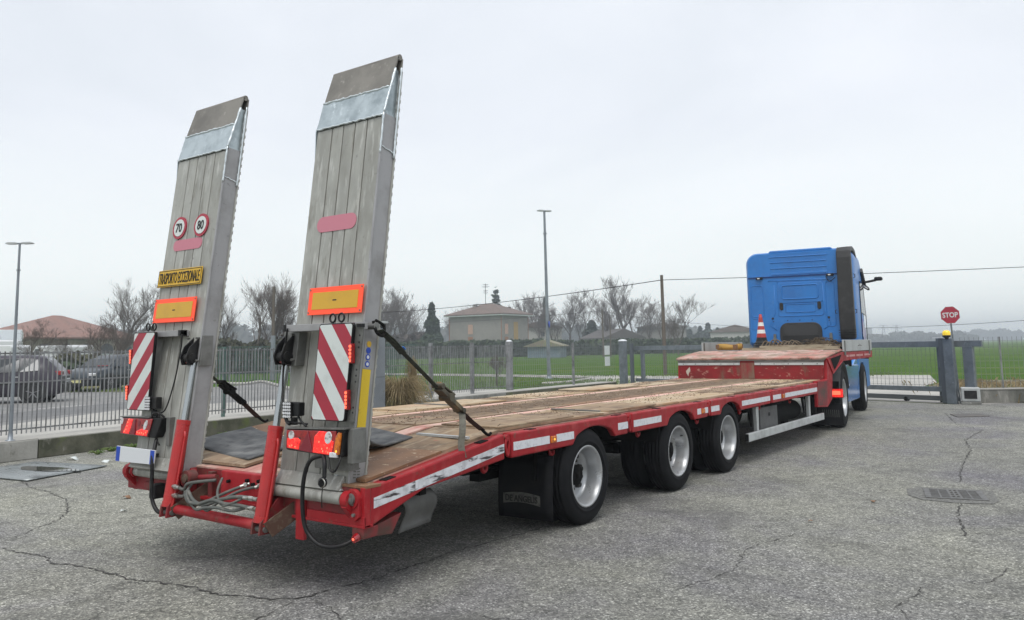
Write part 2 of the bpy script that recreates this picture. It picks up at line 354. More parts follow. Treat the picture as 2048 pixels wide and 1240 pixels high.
# boards: thin sheets laid one by one, each a little crooked
def board(x0,x1,y0,y1,mt,lift=0,th=.018,ta=None,crook=None,nm='deck_board'):
    c=random.uniform(-.006,.006) if crook is None else crook
    zz=[topz(y0)+.006+lift+random.uniform(0,.006), topz(y1)+.006+lift+random.uniform(0,.004)]
    m=MB(); n=6; vs=[]
    for i in range(n+1):
        t=i/n; y=y0+(y1-y0)*t; z=(zz[0]*(1-t)+zz[1]*t) if (y1<=1.34 or y0>=1.3) else topz(y)+.006+lift
        w_=math.sin(t*math.pi)*random.uniform(-.002,.003)
        vs+=[(x0+c*t,y-c,z+w_),(x1+c*t,y+c,z+w_*.5),(x1+c*t,y+c,z+th+w_*.5),(x0+c*t,y-c,z+th+w_)]
    fs=[(4*i+j,4*i+(j+1)%4,4*i+4+(j+1)%4,4*i+4+j) for i in range(n) for j in range(4)]+[(3,2,1,0),(4*n,4*n+1,4*n+2,4*n+3)]
    return m.add(vs,fs).build(nm,mt,TR)
random.seed(11)
for x0,x1,side in ((.56,1.185,1),(-1.185,-.565,-1)):
    ys=[1.38,2.95,4.55,6.15,7.8,9.9] if side>0 else [1.36,2.2,3.2,4.4,5.6,7.2,8.6,9.9]
    for i in range(len(ys)-1):
        mm=[PLY,PLYC,PLYC,PLY,PLYC,PLY,PLYC][(i+(side<0))%7]
        board(x0+.004,x1-.004,ys[i]+.004,ys[i+1]-.004,mm,lift=.003*(i%2))
board(.59,1.18,3.02,3.95,PLY,lift=.021,th=.012,crook=.02)
board(.60,1.17,1.42,2.5,PLY,lift=.021,th=.010,crook=-.015)
board(-1.16,-.60,2.35,3.9,PLYC,lift=.022,th=.012,crook=.02); board(-1.17,-.62,5.9,7.3,PLYC,lift=.022,th=.012,crook=-.02)
# centre planks under the mud
for k,(a,b) in enumerate(((1.36,3.6),(3.61,5.9),(5.91,8.2),(8.21,9.95))):
    for j,(x0,x1) in enumerate(((-.40,-.135),(-.13,.13),(.135,.40))): board(x0,x1,a+.02*j,b+.02*j-.01,PLY if (j+k)%3 else PLYB,lift=0)
# beavertail boards
board(.60,1.185,.06,.745,PLYB); board(.60,1.185,.75,1.36,PLY,crook=.01); board(-.38,.38,1.06,1.36,PLY); board(-1.185,-.58,.1,.72,PLYC); board(-1.185,-.58,.73,1.35,PLYB)
board(-1.05,.02,.075,.44,PLY,lift=.002,crook=.0,nm='deck_board')
board(.20,.40,.16,.27,PLYB,lift=.002)
# mud on the deck: real relief in drifts
def mud(x0,x1,y0,y1,h,seed,thr=0.0,nu=24,dens=24):
    nv=int((y1-y0)*dens)
    def fn(u,v):
        x=x0+(x1-x0)*u; y=y0+(y1-y0)*v
        q=noise.fractal(Vector((x*3+seed,y*.9,seed)),1,2,4)*.5+.5
        r=noise.fractal(Vector((x*16+seed,y*11,seed)),1,2,4)*.5+.5
        e=min(1,6*min(u,1-u))*min(1,25*min(v,1-v))
        z=topz(y)+.020+ (max(0,q-thr)*h+ r*h*.45)*e - (1-e)*.012 - (.012 if q<thr else 0)
        return (x+random.uniform(-.004,.004),y,z)
    return MB().grid(fn,nu,nv)
o=mud(-.40,.40,1.40,9.9,.024,3.1,.22).build('mud_layer',DIRT,TR,fix=False); o['kind']='stuff'
for a in ((.62,1.17,1.40,2.90,9.2,.34),(.62,1.17,3.05,4.2,5.5,.40),(.7,1.18,5.9,7.6,2.5,.38),(.6,1.15,8.0,9.8,7.7,.36),(-1.15,-.62,1.9,3.0,4.4,.38),(-1.15,-.6,3.4,4.4,8.8,.42),(-1.15,-.62,7.0,9.85,6.1,.30)):
    o=mud(a[0],a[1],a[2],a[3],.020,a[4],a[5],18).build('mud_drift',DIRT,TR,fix=False); o['kind']='stuff'
m=MB(); random.seed(4)
for i in range(2600):
    y=1.4+8.4*random.random()**1.2
    x=random.choice([random.gauss(0,.2),random.gauss(.85,.17),random.gauss(-.9,.16)])
    if abs(x)>1.17: continue
    r=random.uniform(.002,.009); z=topz(y)+.034+r*.3
    a=random.random()*6
    m.add([(x+r*math.cos(a+k*2.1),y+r*math.sin(a+k*2.1)*1.4,z-r*.4) for k in range(3)]+[(x,y,z+r*.7)],[(0,1,3),(1,2,3),(2,0,3),(2,1,0)])
for i in range(150):                       # straws and bark
    y=1.4+8.3*random.random()**1.3; x=random.gauss(0,.22) if i%3 else random.uniform(.6,1.15); 
    if abs(x)>1.17: continue
    a=random.random()*3.1; l=random.uniform(.01,.04); z=topz(y)+.045
    m.beam((x,y,z),(x+l*math.cos(a),y+l*math.sin(a),z+random.uniform(-.004,.015)),.004,.003)
o=m.build('mud_crumbs',DIRT,TR,fix=False); o['kind']='stuff'
# scraped stripes of bare frame lying across the deck
MB().beam((.62,2.98,.882),(1.17,2.90,.884),.022,.012).build('batten',STEEL,TR); MB().beam((.66,1.10,.835),(1.18,1.04,.838),.03,.016).build('batten',BARS,TR)
MB().beam((-1.15,3.05,.882),(-.58,3.0,.884),.022,.012).build('batten',STEEL,TR)
# tail end
m=MB(); m.box(.46,1.268,-.02,.05,.455,.655); m.build('tail_box',REDD,TR,bevel=.006)
m=MB(); m.box(.40,1.272,-.035,.04,.435,.452); m.box(.78,1.272,-.035,-.018,.452,.50); m.build('tail_lip',RED,TR,bevel=.003)
MB().box(1.235,1.272,-.03,.02,.437,.662).build('corner_post',RED,TR,bevel=.004)
MB().box(1.05,1.272,-.022,.10,.657,.672).build('corner_plate',PLYB,TR)
m=MB(); m.box(-1.268,-.46,-.02,.05,.455,.655); m.box(-1.02,-.42,-.035,-.016,.472,.52); m.build('tail_box',REDD,TR,bevel=.006)
MB().box(-.12,.455,-.012,.045,.455,.664).build('tail_plate',RED,TR,bevel=.008)
MB().box(-.46,-.121,.03,.06,.455,.655).build('tail_plate',REDD,TR)
MB().box(-.27,-.225,-.01,.03,.46,.645).build('stiffener',REDD,TR,bevel=.003)
MB().box(-.46,.46,-.015,.03,.452,.475).build('tail_lip',RED,TR,bevel=.003)
MB().box(.69,.765,-.045,-.02,.315,.60).build('hanger_plate',RED,TR,bevel=.003)
for sd in (1,-1):
    for x,w_ in ((1.17,.05),(.43,.045)):
        m=MB(); m.cyl((sd*(x-w_/2),-.055,.592),(sd*(x+w_/2),-.055,.592),.052,n=20); m.prism([(-.10,.555),(-.02,.47),(.0,.47),(.0,.65),(-.03,.65)],sd*(x-w_/2+.004),sd*(x+w_/2-.004)); m.build('hinge_lug',RED,TR,bevel=.003)
        m=MB(); m.cyl((sd*(x-.045),-.055,.592),(sd*(x+.045),-.055,.592),.03,n=18); m.build('hinge_bolt',STEEL,TR,bevel=.003)
# round face of the right-hand hinge seen from behind
m=MB(); m.cyl((1.195,-.062,.60),(1.195,-.03,.60),.055,n=24); m.prism([(1.13,.60),(1.17,.50),(1.215,.475),(1.25,.50),(1.25,.60)],-.055,-.03,'y'); m.build('lug_plate',RED,TR,bevel=.003)
m=MB(); m.cyl((1.197,-.078,.602),(1.197,-.055,.602),.031,n=20); m.cyl((1.215,-.07,.512),(1.215,-.055,.512),.010,n=10); m.build('lug_bolt',STEEL,TR,bevel=.003)
m=MB(); m.cyl((-.40,-.10,.60),(-.40,-.03,.60),.052,n=24); m.build('lug_plate',REDD,TR,bevel=.003)
m=MB(); m.cyl((-.395,-.115,.60),(-.395,-.098,.60),.03,n=20); m.build('lug_bolt',RUST,TR,bevel=.003)
# tail marker and bumper bracket
m=MB(); m.box(1.17,1.262,-.03,.09,.375,.437); m.prism([(.09,.437),(.30,.47),(.22,.36),(.09,.37)],1.18,1.25); m.build('lamp_bracket',REDD,TR,bevel=.004)
m=MB(); m.cyl((1.215,-.03,.385),(1.215,-.062,.375),.026,.02,n=14); m.build('end_marker_lamp',REDL,TR,bevel=.003)
m=MB(); m.ball((1.215,-.062,.378),.008,8); m.build('bulb',REDH,TR)
m=MB(); m.grid(lambda u,v:(1.10+.02*math.sin(v*6),.42+.30*u+.06*math.sin(3*v),.52-.22*v+.02*u),8,8); m.build('rubber_flap',mat('grey_plastic_flap',(.125,.125,.12),.6,vary=[((.07,.07,.065),4,.45,.7)]),TR,fix=False).modifiers.new('t','SOLIDIFY').thickness=.012
# ramps -------------------------------------------------------------
ALPHA=math.atan(.127)
def ramp(sd):
    T=Matrix(((1,0,0,0),(0,math.cos(ALPHA),math.sin(ALPHA),0),(0,-math.sin(ALPHA),math.cos(ALPHA),.60),(0,0,0,1)))
    T=Matrix.Translation((0,-.005 if sd>0 else -.075,0))@T
    T=T@Matrix.Diagonal((1,1,1.016 if sd<0 else 1.011,1))
    # local frame: x across, y = depth towards the truck, z along the ramp
    xa,xb=(.47,1.105) if sd>0 else (-1.105,-.47)
    m=MB(T); m.box(xa+.01,xb-.01,.013,.10,.03,2.385); rp=m.build('loading_ramp',ALU,TR)
    rp['label']='left ramp, carrying speed discs' if sd<0 else 'right ramp, nearer the camera'
    gx=[xa]+[xa+q for q in (.150,.262,.375,.490)]+[xb]
    for i in range(5):
        z0=.035 if i<4 else .035
        m=MB(T); m.box(gx[i]+(.0045 if i else 0),gx[i+1]-(.0045 if i<4 else 0),0,.014,z0,2.36); m.build('extruded_plank',ALU,rp,bevel=.0025,seg=1)
    # right-hand flange (seen in profile) and left flange
    for x0,x1 in ((xb-.012,xb),(xa,xa+.012)):
        m=MB(T); m.box(x0,x1,.0,.022,.03,2.365) if 0 else m.box(x0,x1,.012,.125,.03,2.385); m.build('side_web',ALUS,rp,bevel=.002)
        m=MB(T); m.box(x0-.004,x1+.008 if x1==xb else x1,.122,.134,.03,2.72); m.build('rear_flange',ALU,rp,bevel=.002)
    m=MB(T); m.box(xb-.008,xb+.007,-.004,.008,.03,2.365); m.build('edge_strip',ALUS,rp,bevel=.002)
    # climbing bars on the far face
    bm_=MB(T); bm_.box(xa-.002,xb+.004,.134,.142,.06,.082); me=bm_.mesh('tread_bar',ALU)
    d=T.to_3x3()@Vector((0,0,1))
    for k in range(44):
        o=bpy.data.objects.new('tread_bar',me); COL.objects.link(o); o.parent=rp; o.location=d*(k*.058)
    # wedge nose: bright lower plate, weld line, dull upper plate, folded tip
    def wy(z): return .078*max(0,(z-2.385))/.44
    m=MB(T); m.add([(xa-.004,wy(2.385)-.008,2.37),(xb+.004,wy(2.385)-.008,2.37),(xb+.004,wy(2.575)-.008,2.575),(xa-.004,wy(2.575)-.008,2.575),(xa-.004,wy(2.385)+.004,2.37),(xb+.004,wy(2.385)+.004,2.37),(xb+.004,wy(2.575)+.004,2.575),(xa-.004,wy(2.575)+.004,2.575)],[(0,1,2,3),(7,6,5,4),(0,4,5,1),(1,5,6,2),(2,6,7,3),(3,7,4,0)]); m.build('nose_plate',GALV,rp,bevel=.002)
    m=MB(T); m.add([(xa,wy(2.575)-.004,2.575),(xb,wy(2.575)-.004,2.575),(xb,.082,2.81),(xa,.082,2.81),(xa,wy(2.575)+.006,2.575),(xb,wy(2.575)+.006,2.575),(xb,.092,2.81),(xa,.092,2.81)],[(0,1,2,3),(7,6,5,4),(0,4,5,1),(1,5,6,2),(2,6,7,3),(3,7,4,0)]); m.build('nose_tip_plate',TIP,rp)
    m=MB(T); m.cyl((xa,.103,2.812),(xb,.103,2.812),.021,n=14); m.build('nose_roll',TIP,rp)
    m=MB(T); m.box(xa,xb,.122,.134,2.70,2.81); m.build('nose_back_plate',TIP,rp)
    def bead(nm,pts,r=.007):
        q=[]; 
        for i in range(len(pts)-1):
            a=Vector(pts[i]);b=Vector(pts[i+1]);n=max(2,int((b-a).length/.018))
            q+=[a+(b-a)*k/n+Vector((random.uniform(-.002,.002),0,random.uniform(-.004,.004))) for k in range(n)]
        q.append(Vector(pts[-1])); MB(T).tube(q,[r*random.uniform(.7,1.4) for _ in q],6).build(nm,WELD,rp)
    bead('weld_line',[(xa,wy(2.575)-.008,2.575),(xb,wy(2.575)-.008,2.575)]); bead('weld_line',[(xa,-.008,2.37),(xb,-.008,2.37)],.006)
    for x in (xb,xa):
        m=MB(T); m.prism([(.02,2.16),(.12,2.16),(.12,2.72),(.088,2.72),(.0,2.365)],x-.022,x-.014); m.build('gusset',GALV,rp)
    bead('weld_line',[(xb+.004,-.004,2.385),(xb+.004,.066,2.72)],.008); bead('weld_line',[(xb+.008,.118,2.11),(xb+.008,.116,2.74)],.007)
    bead('weld_line',[(xb+.002,.0,2.16),(xb+.002,.12,2.14)],.005); bead('weld_line',[(xb+.004,-.004,2.11),(xb+.004,-.004,2.385)],.006)
    # foot: angled end plate and hinge tube
    m=MB(T); m.prism([(-.004,.03),(-.004,.11),(-.012,.11),(-.055,.03),(-.03,.02)],xa+.02,xb-.03); m.build('foot_plate',ALU,rp,bevel=.002)
    m=MB(T); m.add([(xb-.14,-.005,.11),(xb-.10,-.005,.115),(xb-.02,-.04,.03),(xb-.05,-.045,.03),(xb-.14,.004,.11),(xb-.10,.004,.115),(xb-.02,.0,.03),(xb-.05,.0,.03)],[(0,1,2,3),(7,6,5,4),(0,4,5,1),(1,5,6,2),(2,6,7,3),(3,7,4,0)]); m.build('corner_gusset',WELD,rp,bevel=.002)
    m=MB(); m.cyl((xa-.02,-.045,.592),(xb+.005,-.045,.592),.036,n=24); m.build('hinge_tube',ALU,rp)
    if sd<0: MB().cyl((xa-.02,-.045,.592),(xa+.004,-.045,.592),.044,n=20).build('end_ring',RED,rp)
    return T,rp
TRMP,RPR=ramp(1); _,RPL=ramp(-1)
TLMP=Matrix.Translation((0,-.075,0))@Matrix.Translation((0,.005,0))@TRMP

# signs on the ramps (v = distance along the ramp)
def vz(z): return (z-.60)/math.cos(ALPHA)+.0
def rbox(nm,x0,x1,z0,z1,y0,y1,mt,parent=TR,bevel=0): 
    return MB(TRMP if x1>0 else TLMP).box(x0,x1,y0,y1,vz(z0),vz(z1)).build(nm,mt,parent,bevel=bevel)
for x0,x1,z0,z1,xd in ((.600,1.098,1.67,1.845,.9),(-1.098,-.56,1.672,1.850,-.9)):
    p=rbox('long_vehicle_plate',x0,x1,z0,z1,-.026,-.020,ORANGE,bevel=.001)
    rbox('yellow_field',x0+.038,x1-.038,z0+.033,z1-.033,-.0285,-.026,YEL,p)
    rbox('printed_mark',(x0+x1)/2-.018,(x0+x1)/2+.018,(z0+z1)/2-.004,(z0+z1)/2+.004,-.0295,-.0285,INK,p)
    for x in (x0+.012,x1-.012):
        for z in (z0+.014,z1-.014): MB(TRMP if x>0 else TLMP).cyl((x,-.031,vz(z)),(x,-.026,vz(z)),.005,n=8).build('rivet',STEEL,p)
p=rbox('special_transport_plate',-1.115,-.545,1.943,2.073,-.022,-.014,SIGNY,bevel=.003)
rbox('plate_border',-1.109,-.551,1.949,1.953,-.024,-.022,INK,p); rbox('plate_border',-1.109,-.551,2.063,2.067,-.024,-.022,INK,p)
rbox('plate_border',-1.109,-1.105,1.953,2.063,-.024,-.022,INK,p); rbox('plate_border',-.555,-.551,1.953,2.063,-.024,-.022,INK,p)
text('lettering','TRASPORTO ECCEZIONALE',-.830,-.024,vz(2.008),.525,.084,INK,p,TLMP,bold=.0)
for x,z,tx in ((-.945,2.40,'70'),(-.660,2.395,'80')):
    m=MB(TLMP); m.cyl((x,-.010,vz(z)),(x,-.001,vz(z)),.088,n=40); p=m.build('speed_disc',HRED,TR)
    MB(TLMP).cyl((x,-.0125,vz(z)),(x,-.010,vz(z)),.067,n=40).build('white_field',HWHITE,p)
    text('number',tx,x,-.0135,vz(z),.080,.072,INK,p,TLMP,bold=.02)
def pill(x0,x1,z,h):
    pts=[]; r=h/2
    for k in range(13): t=math.pi/2+math.pi*k/12; pts.append((x0+r+r*math.cos(t),vz(z)+r*math.sin(t)))
    for k in range(13): t=-math.pi/2+math.pi*k/12; pts.append((x1-r+r*math.cos(t),vz(z)+r*math.sin(t)))
    MB(TRMP if x0>0 else TLMP).prism(pts,-.004,-.0005,'y').build('oval_overlay',PINKOV,TR)
pill(-1.0,-.625,2.262,.085); pill(.575,.95,2.27,.105)  # added pink ovals: overlay marks hiding the real stickers beneath
rbox('warning_sticker_strip',1.1055,1.1080,.915,1.335,.022,.092,STY)
rbox('label_strip',1.1055,1.1075,1.338,1.50,.022,.092,ALUS)
for k,(z,c) in enumerate(((1.487,SIGNY),(1.448,BLUE),(1.408,BLUE),(1.366,BLUE))):
    m=MB(TRMP); m.cyl((1.1070,.057,vz(z)),(1.1095,.057,vz(z)),.019,n=16); m.build('safety_pictogram',c,TR)
    if k>1: MB(TRMP).cyl((1.1095,.057,vz(z)),(1.1105,.057,vz(z)),.011,n=12).build('pictogram_centre',PLATE,TR)
for k in range(4):
    for j in range(2): rbox('printed_mark',1.105,1.1075,.70+k*.017,.709+k*.017,.03+j*.03,.05+j*.03,STEEL)
rbox('printed_mark',1.105,1.1075,.862,.872,.05,.062,INK); rbox('printed_mark',1.105,1.1075,.880,.890,.05,.062,INK)
# lamp carriers
def carrier(sd):
    xa,xb=(.53,1.165) if sd>0 else (-1.17,-.62)
    m=MB(); m.box(xa,xb,-.02,.10 if sd>0 else .045,1.578,1.622); m.build('cross_channel',ALUS,TR,bevel=.003)
    MB().box((xb-.03) if sd<0 else xa,xb if sd<0 else xa+.02,-.026,.028,1.580,1.622).build('channel_end',BLACK,TR)
    # hazard board
    x0,x1=(.925,1.207) if sd>0 else (-1.159,-.886)
    sk=-.073                                    # boards hang a touch crooked
    def hb(x,z): t=(1.61-z)/.567; return (x+sk*t,z)
    def rounded(x0,x1,z0,z1,r):
        P=[]
        for cx,cz,a0 in ((x1-r,z1-r,0),(x0+r,z1-r,90),(x0+r,z0+r,180),(x1-r,z0+r,270)):
            for k in range(5): t=R(a0+22.5*k); P.append((cx+r*math.cos(t),cz+r*math.sin(t)))
        return P
    m=MB(); m.prism([hb(*q) for q in rounded(x0-.006,x1+.006,1.037,1.616,.02)],-.066,-.044,'y'); b=m.build('hazard_board',BLACK,TR)
    # stripes, clipped to the face
    z0,z1=1.043,1.610
    def clip(poly,f):
        o=[]
        for i in range(len(poly)):
            a,c=poly[i],poly[(i+1)%len(poly)]; fa,fc=f(a),f(c)
            if fa>=0: o.append(a)
            if fa*fc<0: t=fa/(fa-fc); o.append((a[0]+(c[0]-a[0])*t,a[1]+(c[1]-a[1])*t))
        return o
    base=rounded(x0,x1,z0,z1,.016)
    for k in range(-2,8):
        c0=.0995+.0865*k
        fx=(lambda p: p[0]-x0) if sd>0 else (lambda p: x1-p[0])
        g=lambda p: (p[1]-z0)*.646+fx(p)*.763-c0
        h=lambda p: c0+.0865-(p[1]-z0)*.646-fx(p)*.763
        q=clip(clip(base,g),h)
        if len(q)>2: MB().prism([hb(*t) for t in q],-.0675,-.066,'y').build('stripe',HRED if k%2==0 else HWHITE,b)
    # galvanised back bracket and LED strips
    if sd>0:
        m=MB(); m.prism([hb(x1+.004,1.612),hb(x1+.066,1.606),hb(x1+.060,1.035),hb(x1-.02,1.035)],-.042,-.030,'y'); m.build('perforated_bracket',STEEL,TR,bevel=.002)
        for z in (1.54,1.50,1.47,1.34,1.305,1.27,1.12,1.09):
            q=hb(x1+.045,z); MB().cyl((q[0],-.0435,q[1]),(q[0],-.042,q[1]),.0065,n=8).build('bracket_hole',INK,TR)
        m=MB(); q=hb(x1+.055,1.602); m.box(q[0]-.03,q[0]+.012,-.055,-.03,1.588,1.608); m.build('bracket_plug',BLACK,TR)
    xs=x1+.012 if sd>0 else x0-.016
    for zc in (1.435,1.165):
        q=hb(xs,zc); m=MB(); m.box(q[0]-.012,q[0]+.012,-.075,-.045,zc-.058,zc+.058); lp=m.build('side_led_strip',REDL,TR,bevel=.004)
        for k in range(5): MB().cyl((q[0]-(k-2)*-.001,-.079,zc-.042+.021*k),(q[0],-.074,zc-.042+.021*k),.0085,n=8).build('diode',REDH,lp)
    for x,zz in (((.985,1.650),(1.062,1.652)) if sd>0 else ((-1.055,1.656),(-.972,1.655))):
        MB().lathe([(.025+.006*math.cos(t),.006*math.sin(t)) for t in [2*math.pi*k/8 for k in range(9)]],(x,-.02,zz),'y',20).build('eyelet',BLACK,TR)
        MB().cyl((x,-.02,zz-.02),(x,-.02,zz-.05),.005,n=6).build('eyelet_stem',STEEL,TR)
carrier(1); carrier(-1)
def taillight(sd):
    if sd>0: P=[(.668,.985),(1.182,1.0),(1.155,.835),(.662,.855)]
    else: P=[(-1.232,.99),(-.69,1.0),(-.775,.852),(-1.236,.862)]
    def q(u,v):
        a=[P[3][i]*(1-u)+P[2][i]*u for i in (0,1)]; b=[P[0][i]*(1-u)+P[1][i]*u for i in (0,1)]
        return (a[0]*(1-v)+b[0]*v,a[1]*(1-v)+b[1]*v)
    y0,y1=-.115,-.035
    m=MB(); m.prism([q(0,.04),q(.03,0),q(.97,0),q(1,.04),q(1,.97),q(0,.97)],y0+.012,y1,'y'); b=m.build('tail_light',REDDK if 0 else BLACK,TR,bevel=.006)
    def patch(nm,poly,mt,d=.004,bev=.004): return MB().prism([q(*t) for t in poly],y0+.013-d-.006,y0+.012,'y').build(nm,mt,b,bevel=bev)
    def disc(nm,u,v,r,mt,d,ru=.26,ns=24):
        m=MB(); m.prism([q(u+r*ru*math.cos(t),v+r*math.sin(t)) for t in [2*math.pi*k/ns for k in range(ns)]],y0+.006-d,y0+.008,'y'); return m.build(nm,mt,b,bevel=.003)
    if sd<0: fl=lambda L_:[(1-u,v) for u,v in L_]
    if sd>0:
        patch('red_lens',[(.02,.08),(.88,.02),(.90,.12),(.885,.93),(.02,.93)],REDL)
        patch('lit_lens',[(.05,.12),(.26,.10),(.29,.50),(.24,.60),(.05,.55)],REDE,.007)
        patch('lit_lens',[(.52,.06),(.84,.06),(.87,.55),(.80,.62),(.72,.9),(.60,.92),(.53,.7)],REDE,.007)
        patch('triangle_reflector',[(.27,.07),(.52,.05),(.42,.90)],REDDK,.010,.002)
        disc('clear_bulb_lens',.115,.70,.20,CLEAR,.006); disc('clear_bulb_lens',.77,.68,.23,CLEAR,.008); disc('bulb_socket',.26,.55,.10,INK,.004)
        for u,v in ((.14,.25),(.20,.2),(.10,.2),(.68,.25),(.77,.3),(.62,.5),(.70,.16),(.79,.14)): disc('filament',u,v,.045,REDH,.008,ns=10)
        patch('indicator_lens',[(.895,.08),(.975,.10),(.975,.86),(.93,.9),(.895,.72)],AMB,.010); disc('filament',.935,.22,.05,AMBL,.012,ns=10)
    else:
        patch('red_lens',[(.0,.04),(.80,.02),(.80,.93),(.02,.93)],REDL)
        patch('lit_lens',[(.08,.08),(.26,.06),(.33,.9),(.20,.9)],REDE,.006); patch('lit_lens',[(.46,.06),(.77,.06),(.77,.35),(.60,.42),(.46,.28)],REDE,.006)
        patch('triangle_reflector',[(.30,.07),(.45,.05),(.40,.90)],REDDK,.010,.002); disc('clear_bulb_lens',.67,.60,.26,CLEAR,.007,.16); disc('red_bulb_lens',.50,.68,.17,REDDK,.006,.2)
        disc('clear_bulb_lens',.04,.78,.2,CLEAR,.006,.16)
        for u,v in ((.20,.7),(.19,.5),(.17,.3),(.14,.2),(.22,.85),(.5,.2),(.56,.18),(.62,.2),(.68,.16),(.73,.24)): disc('filament',u,v,.05,REDH,.007,ns=10)
    MB().prism([q(-.01,.98),q(.72 if sd<0 else 1.02,.98),q(.72 if sd<0 else 1.02,1.03),q(-.01,1.03)],y0,y1,'y').build('lamp_hood',STEEL,TR,bevel=.001)
    x=P[1][0]
    MB().box(x-.01,x+.035,-.07,.04,.80,1.0).build('lamp_side_bracket',STEEL,TR,bevel=.003)
    MB().box(P[3][0]+.18,P[2][0]-.0,-.03,.04 if sd>0 else -.02,.75,.90).build('lamp_back_plate',STEEL,TR,bevel=.003)
taillight(1); taillight(-1)
for sd,x0,x1 in ((1,.628,.70),(-1,-.938,-.87)):
    m=MB(); m.prism([(x0,1.045),(x1,1.045),(x1,1.143),(x0,1.143)],-.10,-.085,'y'); m.build('work_lamp',BLACK,TR,bevel=.003)
    for i in range(4):
        for j in range(5):
            xx=x0+.009+i*.018; zz=1.055+j*.0195; MB().cyl((xx,-.104,zz),(xx,-.099,zz),.008,n=8).build('work_lamp_diode',LED,TR)
    m=MB(); m.prism([(x0,1.048),(x1+.055,1.058),(x1+.058,1.14),(x0,1.141)],-.084,-.035,'y'); m.build('work_lamp_housing',BLACK,TR,bevel=.006)
    MB().box((x0+x1)/2-.01,(x0+x1)/2+.02,-.06,-.03,1.0,1.046).build('work_lamp_stand',BLACK,TR)
m=MB(); m.prism([(-1.216,.780),(-.700,.775),(-.722,.674),(-1.222,.668)],-.145,-.135,'y'); pl=m.build('licence_plate',PLATE,TR,bevel=.002)
for a,b in (((-1.213,.778),(-1.163,.7775)),((-.760,.7735),(-.708,.773))):
    m=MB(); m.prism([a,b,(b[0]-.012,.672 if b[0]<-1 else .676),(a[0]-.010,.671 if b[0]<-1 else .676)],-.147,-.145,'y'); m.build('blue_band',BLUE,pl)
MB().box(-1.1,-.8,-.134,-.03,.72,.74).build('plate_bracket',BLACK,TR)
# hydraulics --------------------------------------------------------
for sd in (1,-1):
    a=Vector((sd*.50,-.155,.39)); b=Vector((sd*.505,.02,1.40)); d=(b-a).normalized()
    m=MB(); m.cyl(a+d*.02,a+d*.60,.047,n=28); c=m.build('hydraulic_cylinder',REDB,TR,bevel=.003)
    MB().cyl(a+d*.60,b,.023,n=20).build('piston_rod',CHROME,c); MB().cyl(a+d*.575,a+d*.605,.049,n=28).build('gland_nut',REDB,c,bevel=.002)
    MB().cyl(a+d*.02,a+d*.055,.05,n=28).build('base_ring',REDB,c,bevel=.002)
    MB().tube(smooth([a+d*.53+V(.045,-.01,0),a+d*.50+V(.06,-.012,0),a+d*.44+V(.06,-.01,0),a+d*.06+V(.057,-.01,0),a+d*.0+V(.03,-.01,0)],4),.009,6).build('feed_pipe',REDB,c)
    m=MB(); m.prism([(-.20,.345),(-.12,.345),(.02,.46),(.02,.55),(-.06,.55),(-.19,.42)],sd*.50-.045,sd*.50-.030); m.prism([(-.20,.345),(-.12,.345),(.02,.46),(.02,.55),(-.06,.55),(-.19,.42)],sd*.50+.030,sd*.50+.045); m.build('cylinder_lug',REDD,TR,bevel=.002)
    m=MB(); m.beam((sd*.50+.06,-.15,.37),(sd*.50+.21,.10,.56),.022,.10); m.build('link_arm',RUST,TR,bevel=.003)
    MB().cyl((sd*.5-.06,-.16,.375),(sd*.5+.06,-.16,.375),.018,n=12).build('pin',STEEL,TR)
    x=sd*.52; 
    m=MB(); m.prism([(.02,1.36),(.12,1.36),(.13,1.58),(.05,1.58)],x-.075,x+.075); m.build('bracket_plate',STEEL,TR,bevel=.003)
    m=MB(); m.prism([(.05,1.57),(.05,1.37),(-.045,1.37),(-.06,1.43),(-.03,1.50)],x-.05,x-.038); m.prism([(.05,1.57),(.05,1.37),(-.045,1.37),(-.06,1.43),(-.03,1.50)],x+.02,x+.032); m.cyl((x-.06,-.01,1.42),(x+.045,-.01,1.42),.035,n=16); m.build('rod_eye',BLACK,TR,bevel=.004)
    MB().cyl((x-.01,-.005,1.375),(x-.005,.012,1.42),.03,n=14).build('rod_collar',REDD,TR)
    for dx,dz in ((-.055,.09),(.055,.09),(.055,-.07),(-.055,-.07)): MB().cyl((x+dx,.0,1.47+dz),(x+dx,.02,1.47+dz),.009,n=6).build('bolt',STEEL,TR)
MB().cyl((-.45,-.13,.395),(.45,-.13,.385),.033,n=20).build('cross_tube',RED,TR)
for k,(pts,r) in enumerate((([(-.42,-.15,.55),(-.30,-.17,.545),(-.24,-.17,.59),(-.05,-.10,.615)],.011),
  ([(-.42,-.15,.49),(-.30,-.17,.50),(-.24,-.18,.54),(-.16,-.19,.49),(-.04,-.19,.47),(.13,-.18,.52),(.30,-.17,.55),(.42,-.15,.545)],.012),
  ([(-.30,-.16,.545),(-.21,-.20,.485),(-.09,-.20,.475),(.05,-.19,.51),(.18,-.19,.50),(.31,-.18,.50),(.43,-.15,.485)],.012),
  ([(.20,-.03,.60),(.12,-.12,.56),(.0,-.18,.50),(-.05,-.19,.46),(.02,-.20,.445),(.10,-.18,.50),(.22,-.1,.57),(.34,-.04,.60)],.010),
  ([(-.26,-.14,.58),(-.22,-.2,.52),(-.12,-.2,.44),(.0,-.21,.46),(.12,-.2,.47),(.25,-.18,.46),(.36,-.16,.49)],.010),
  ([(-.05,-.05,.62),(.03,-.14,.55),(.15,-.19,.49),(.26,-.19,.51),(.34,-.16,.55)],.009))):
    MB().tube(smooth(pts,7),r,8).build('hydraulic_hose',HOSE,TR)
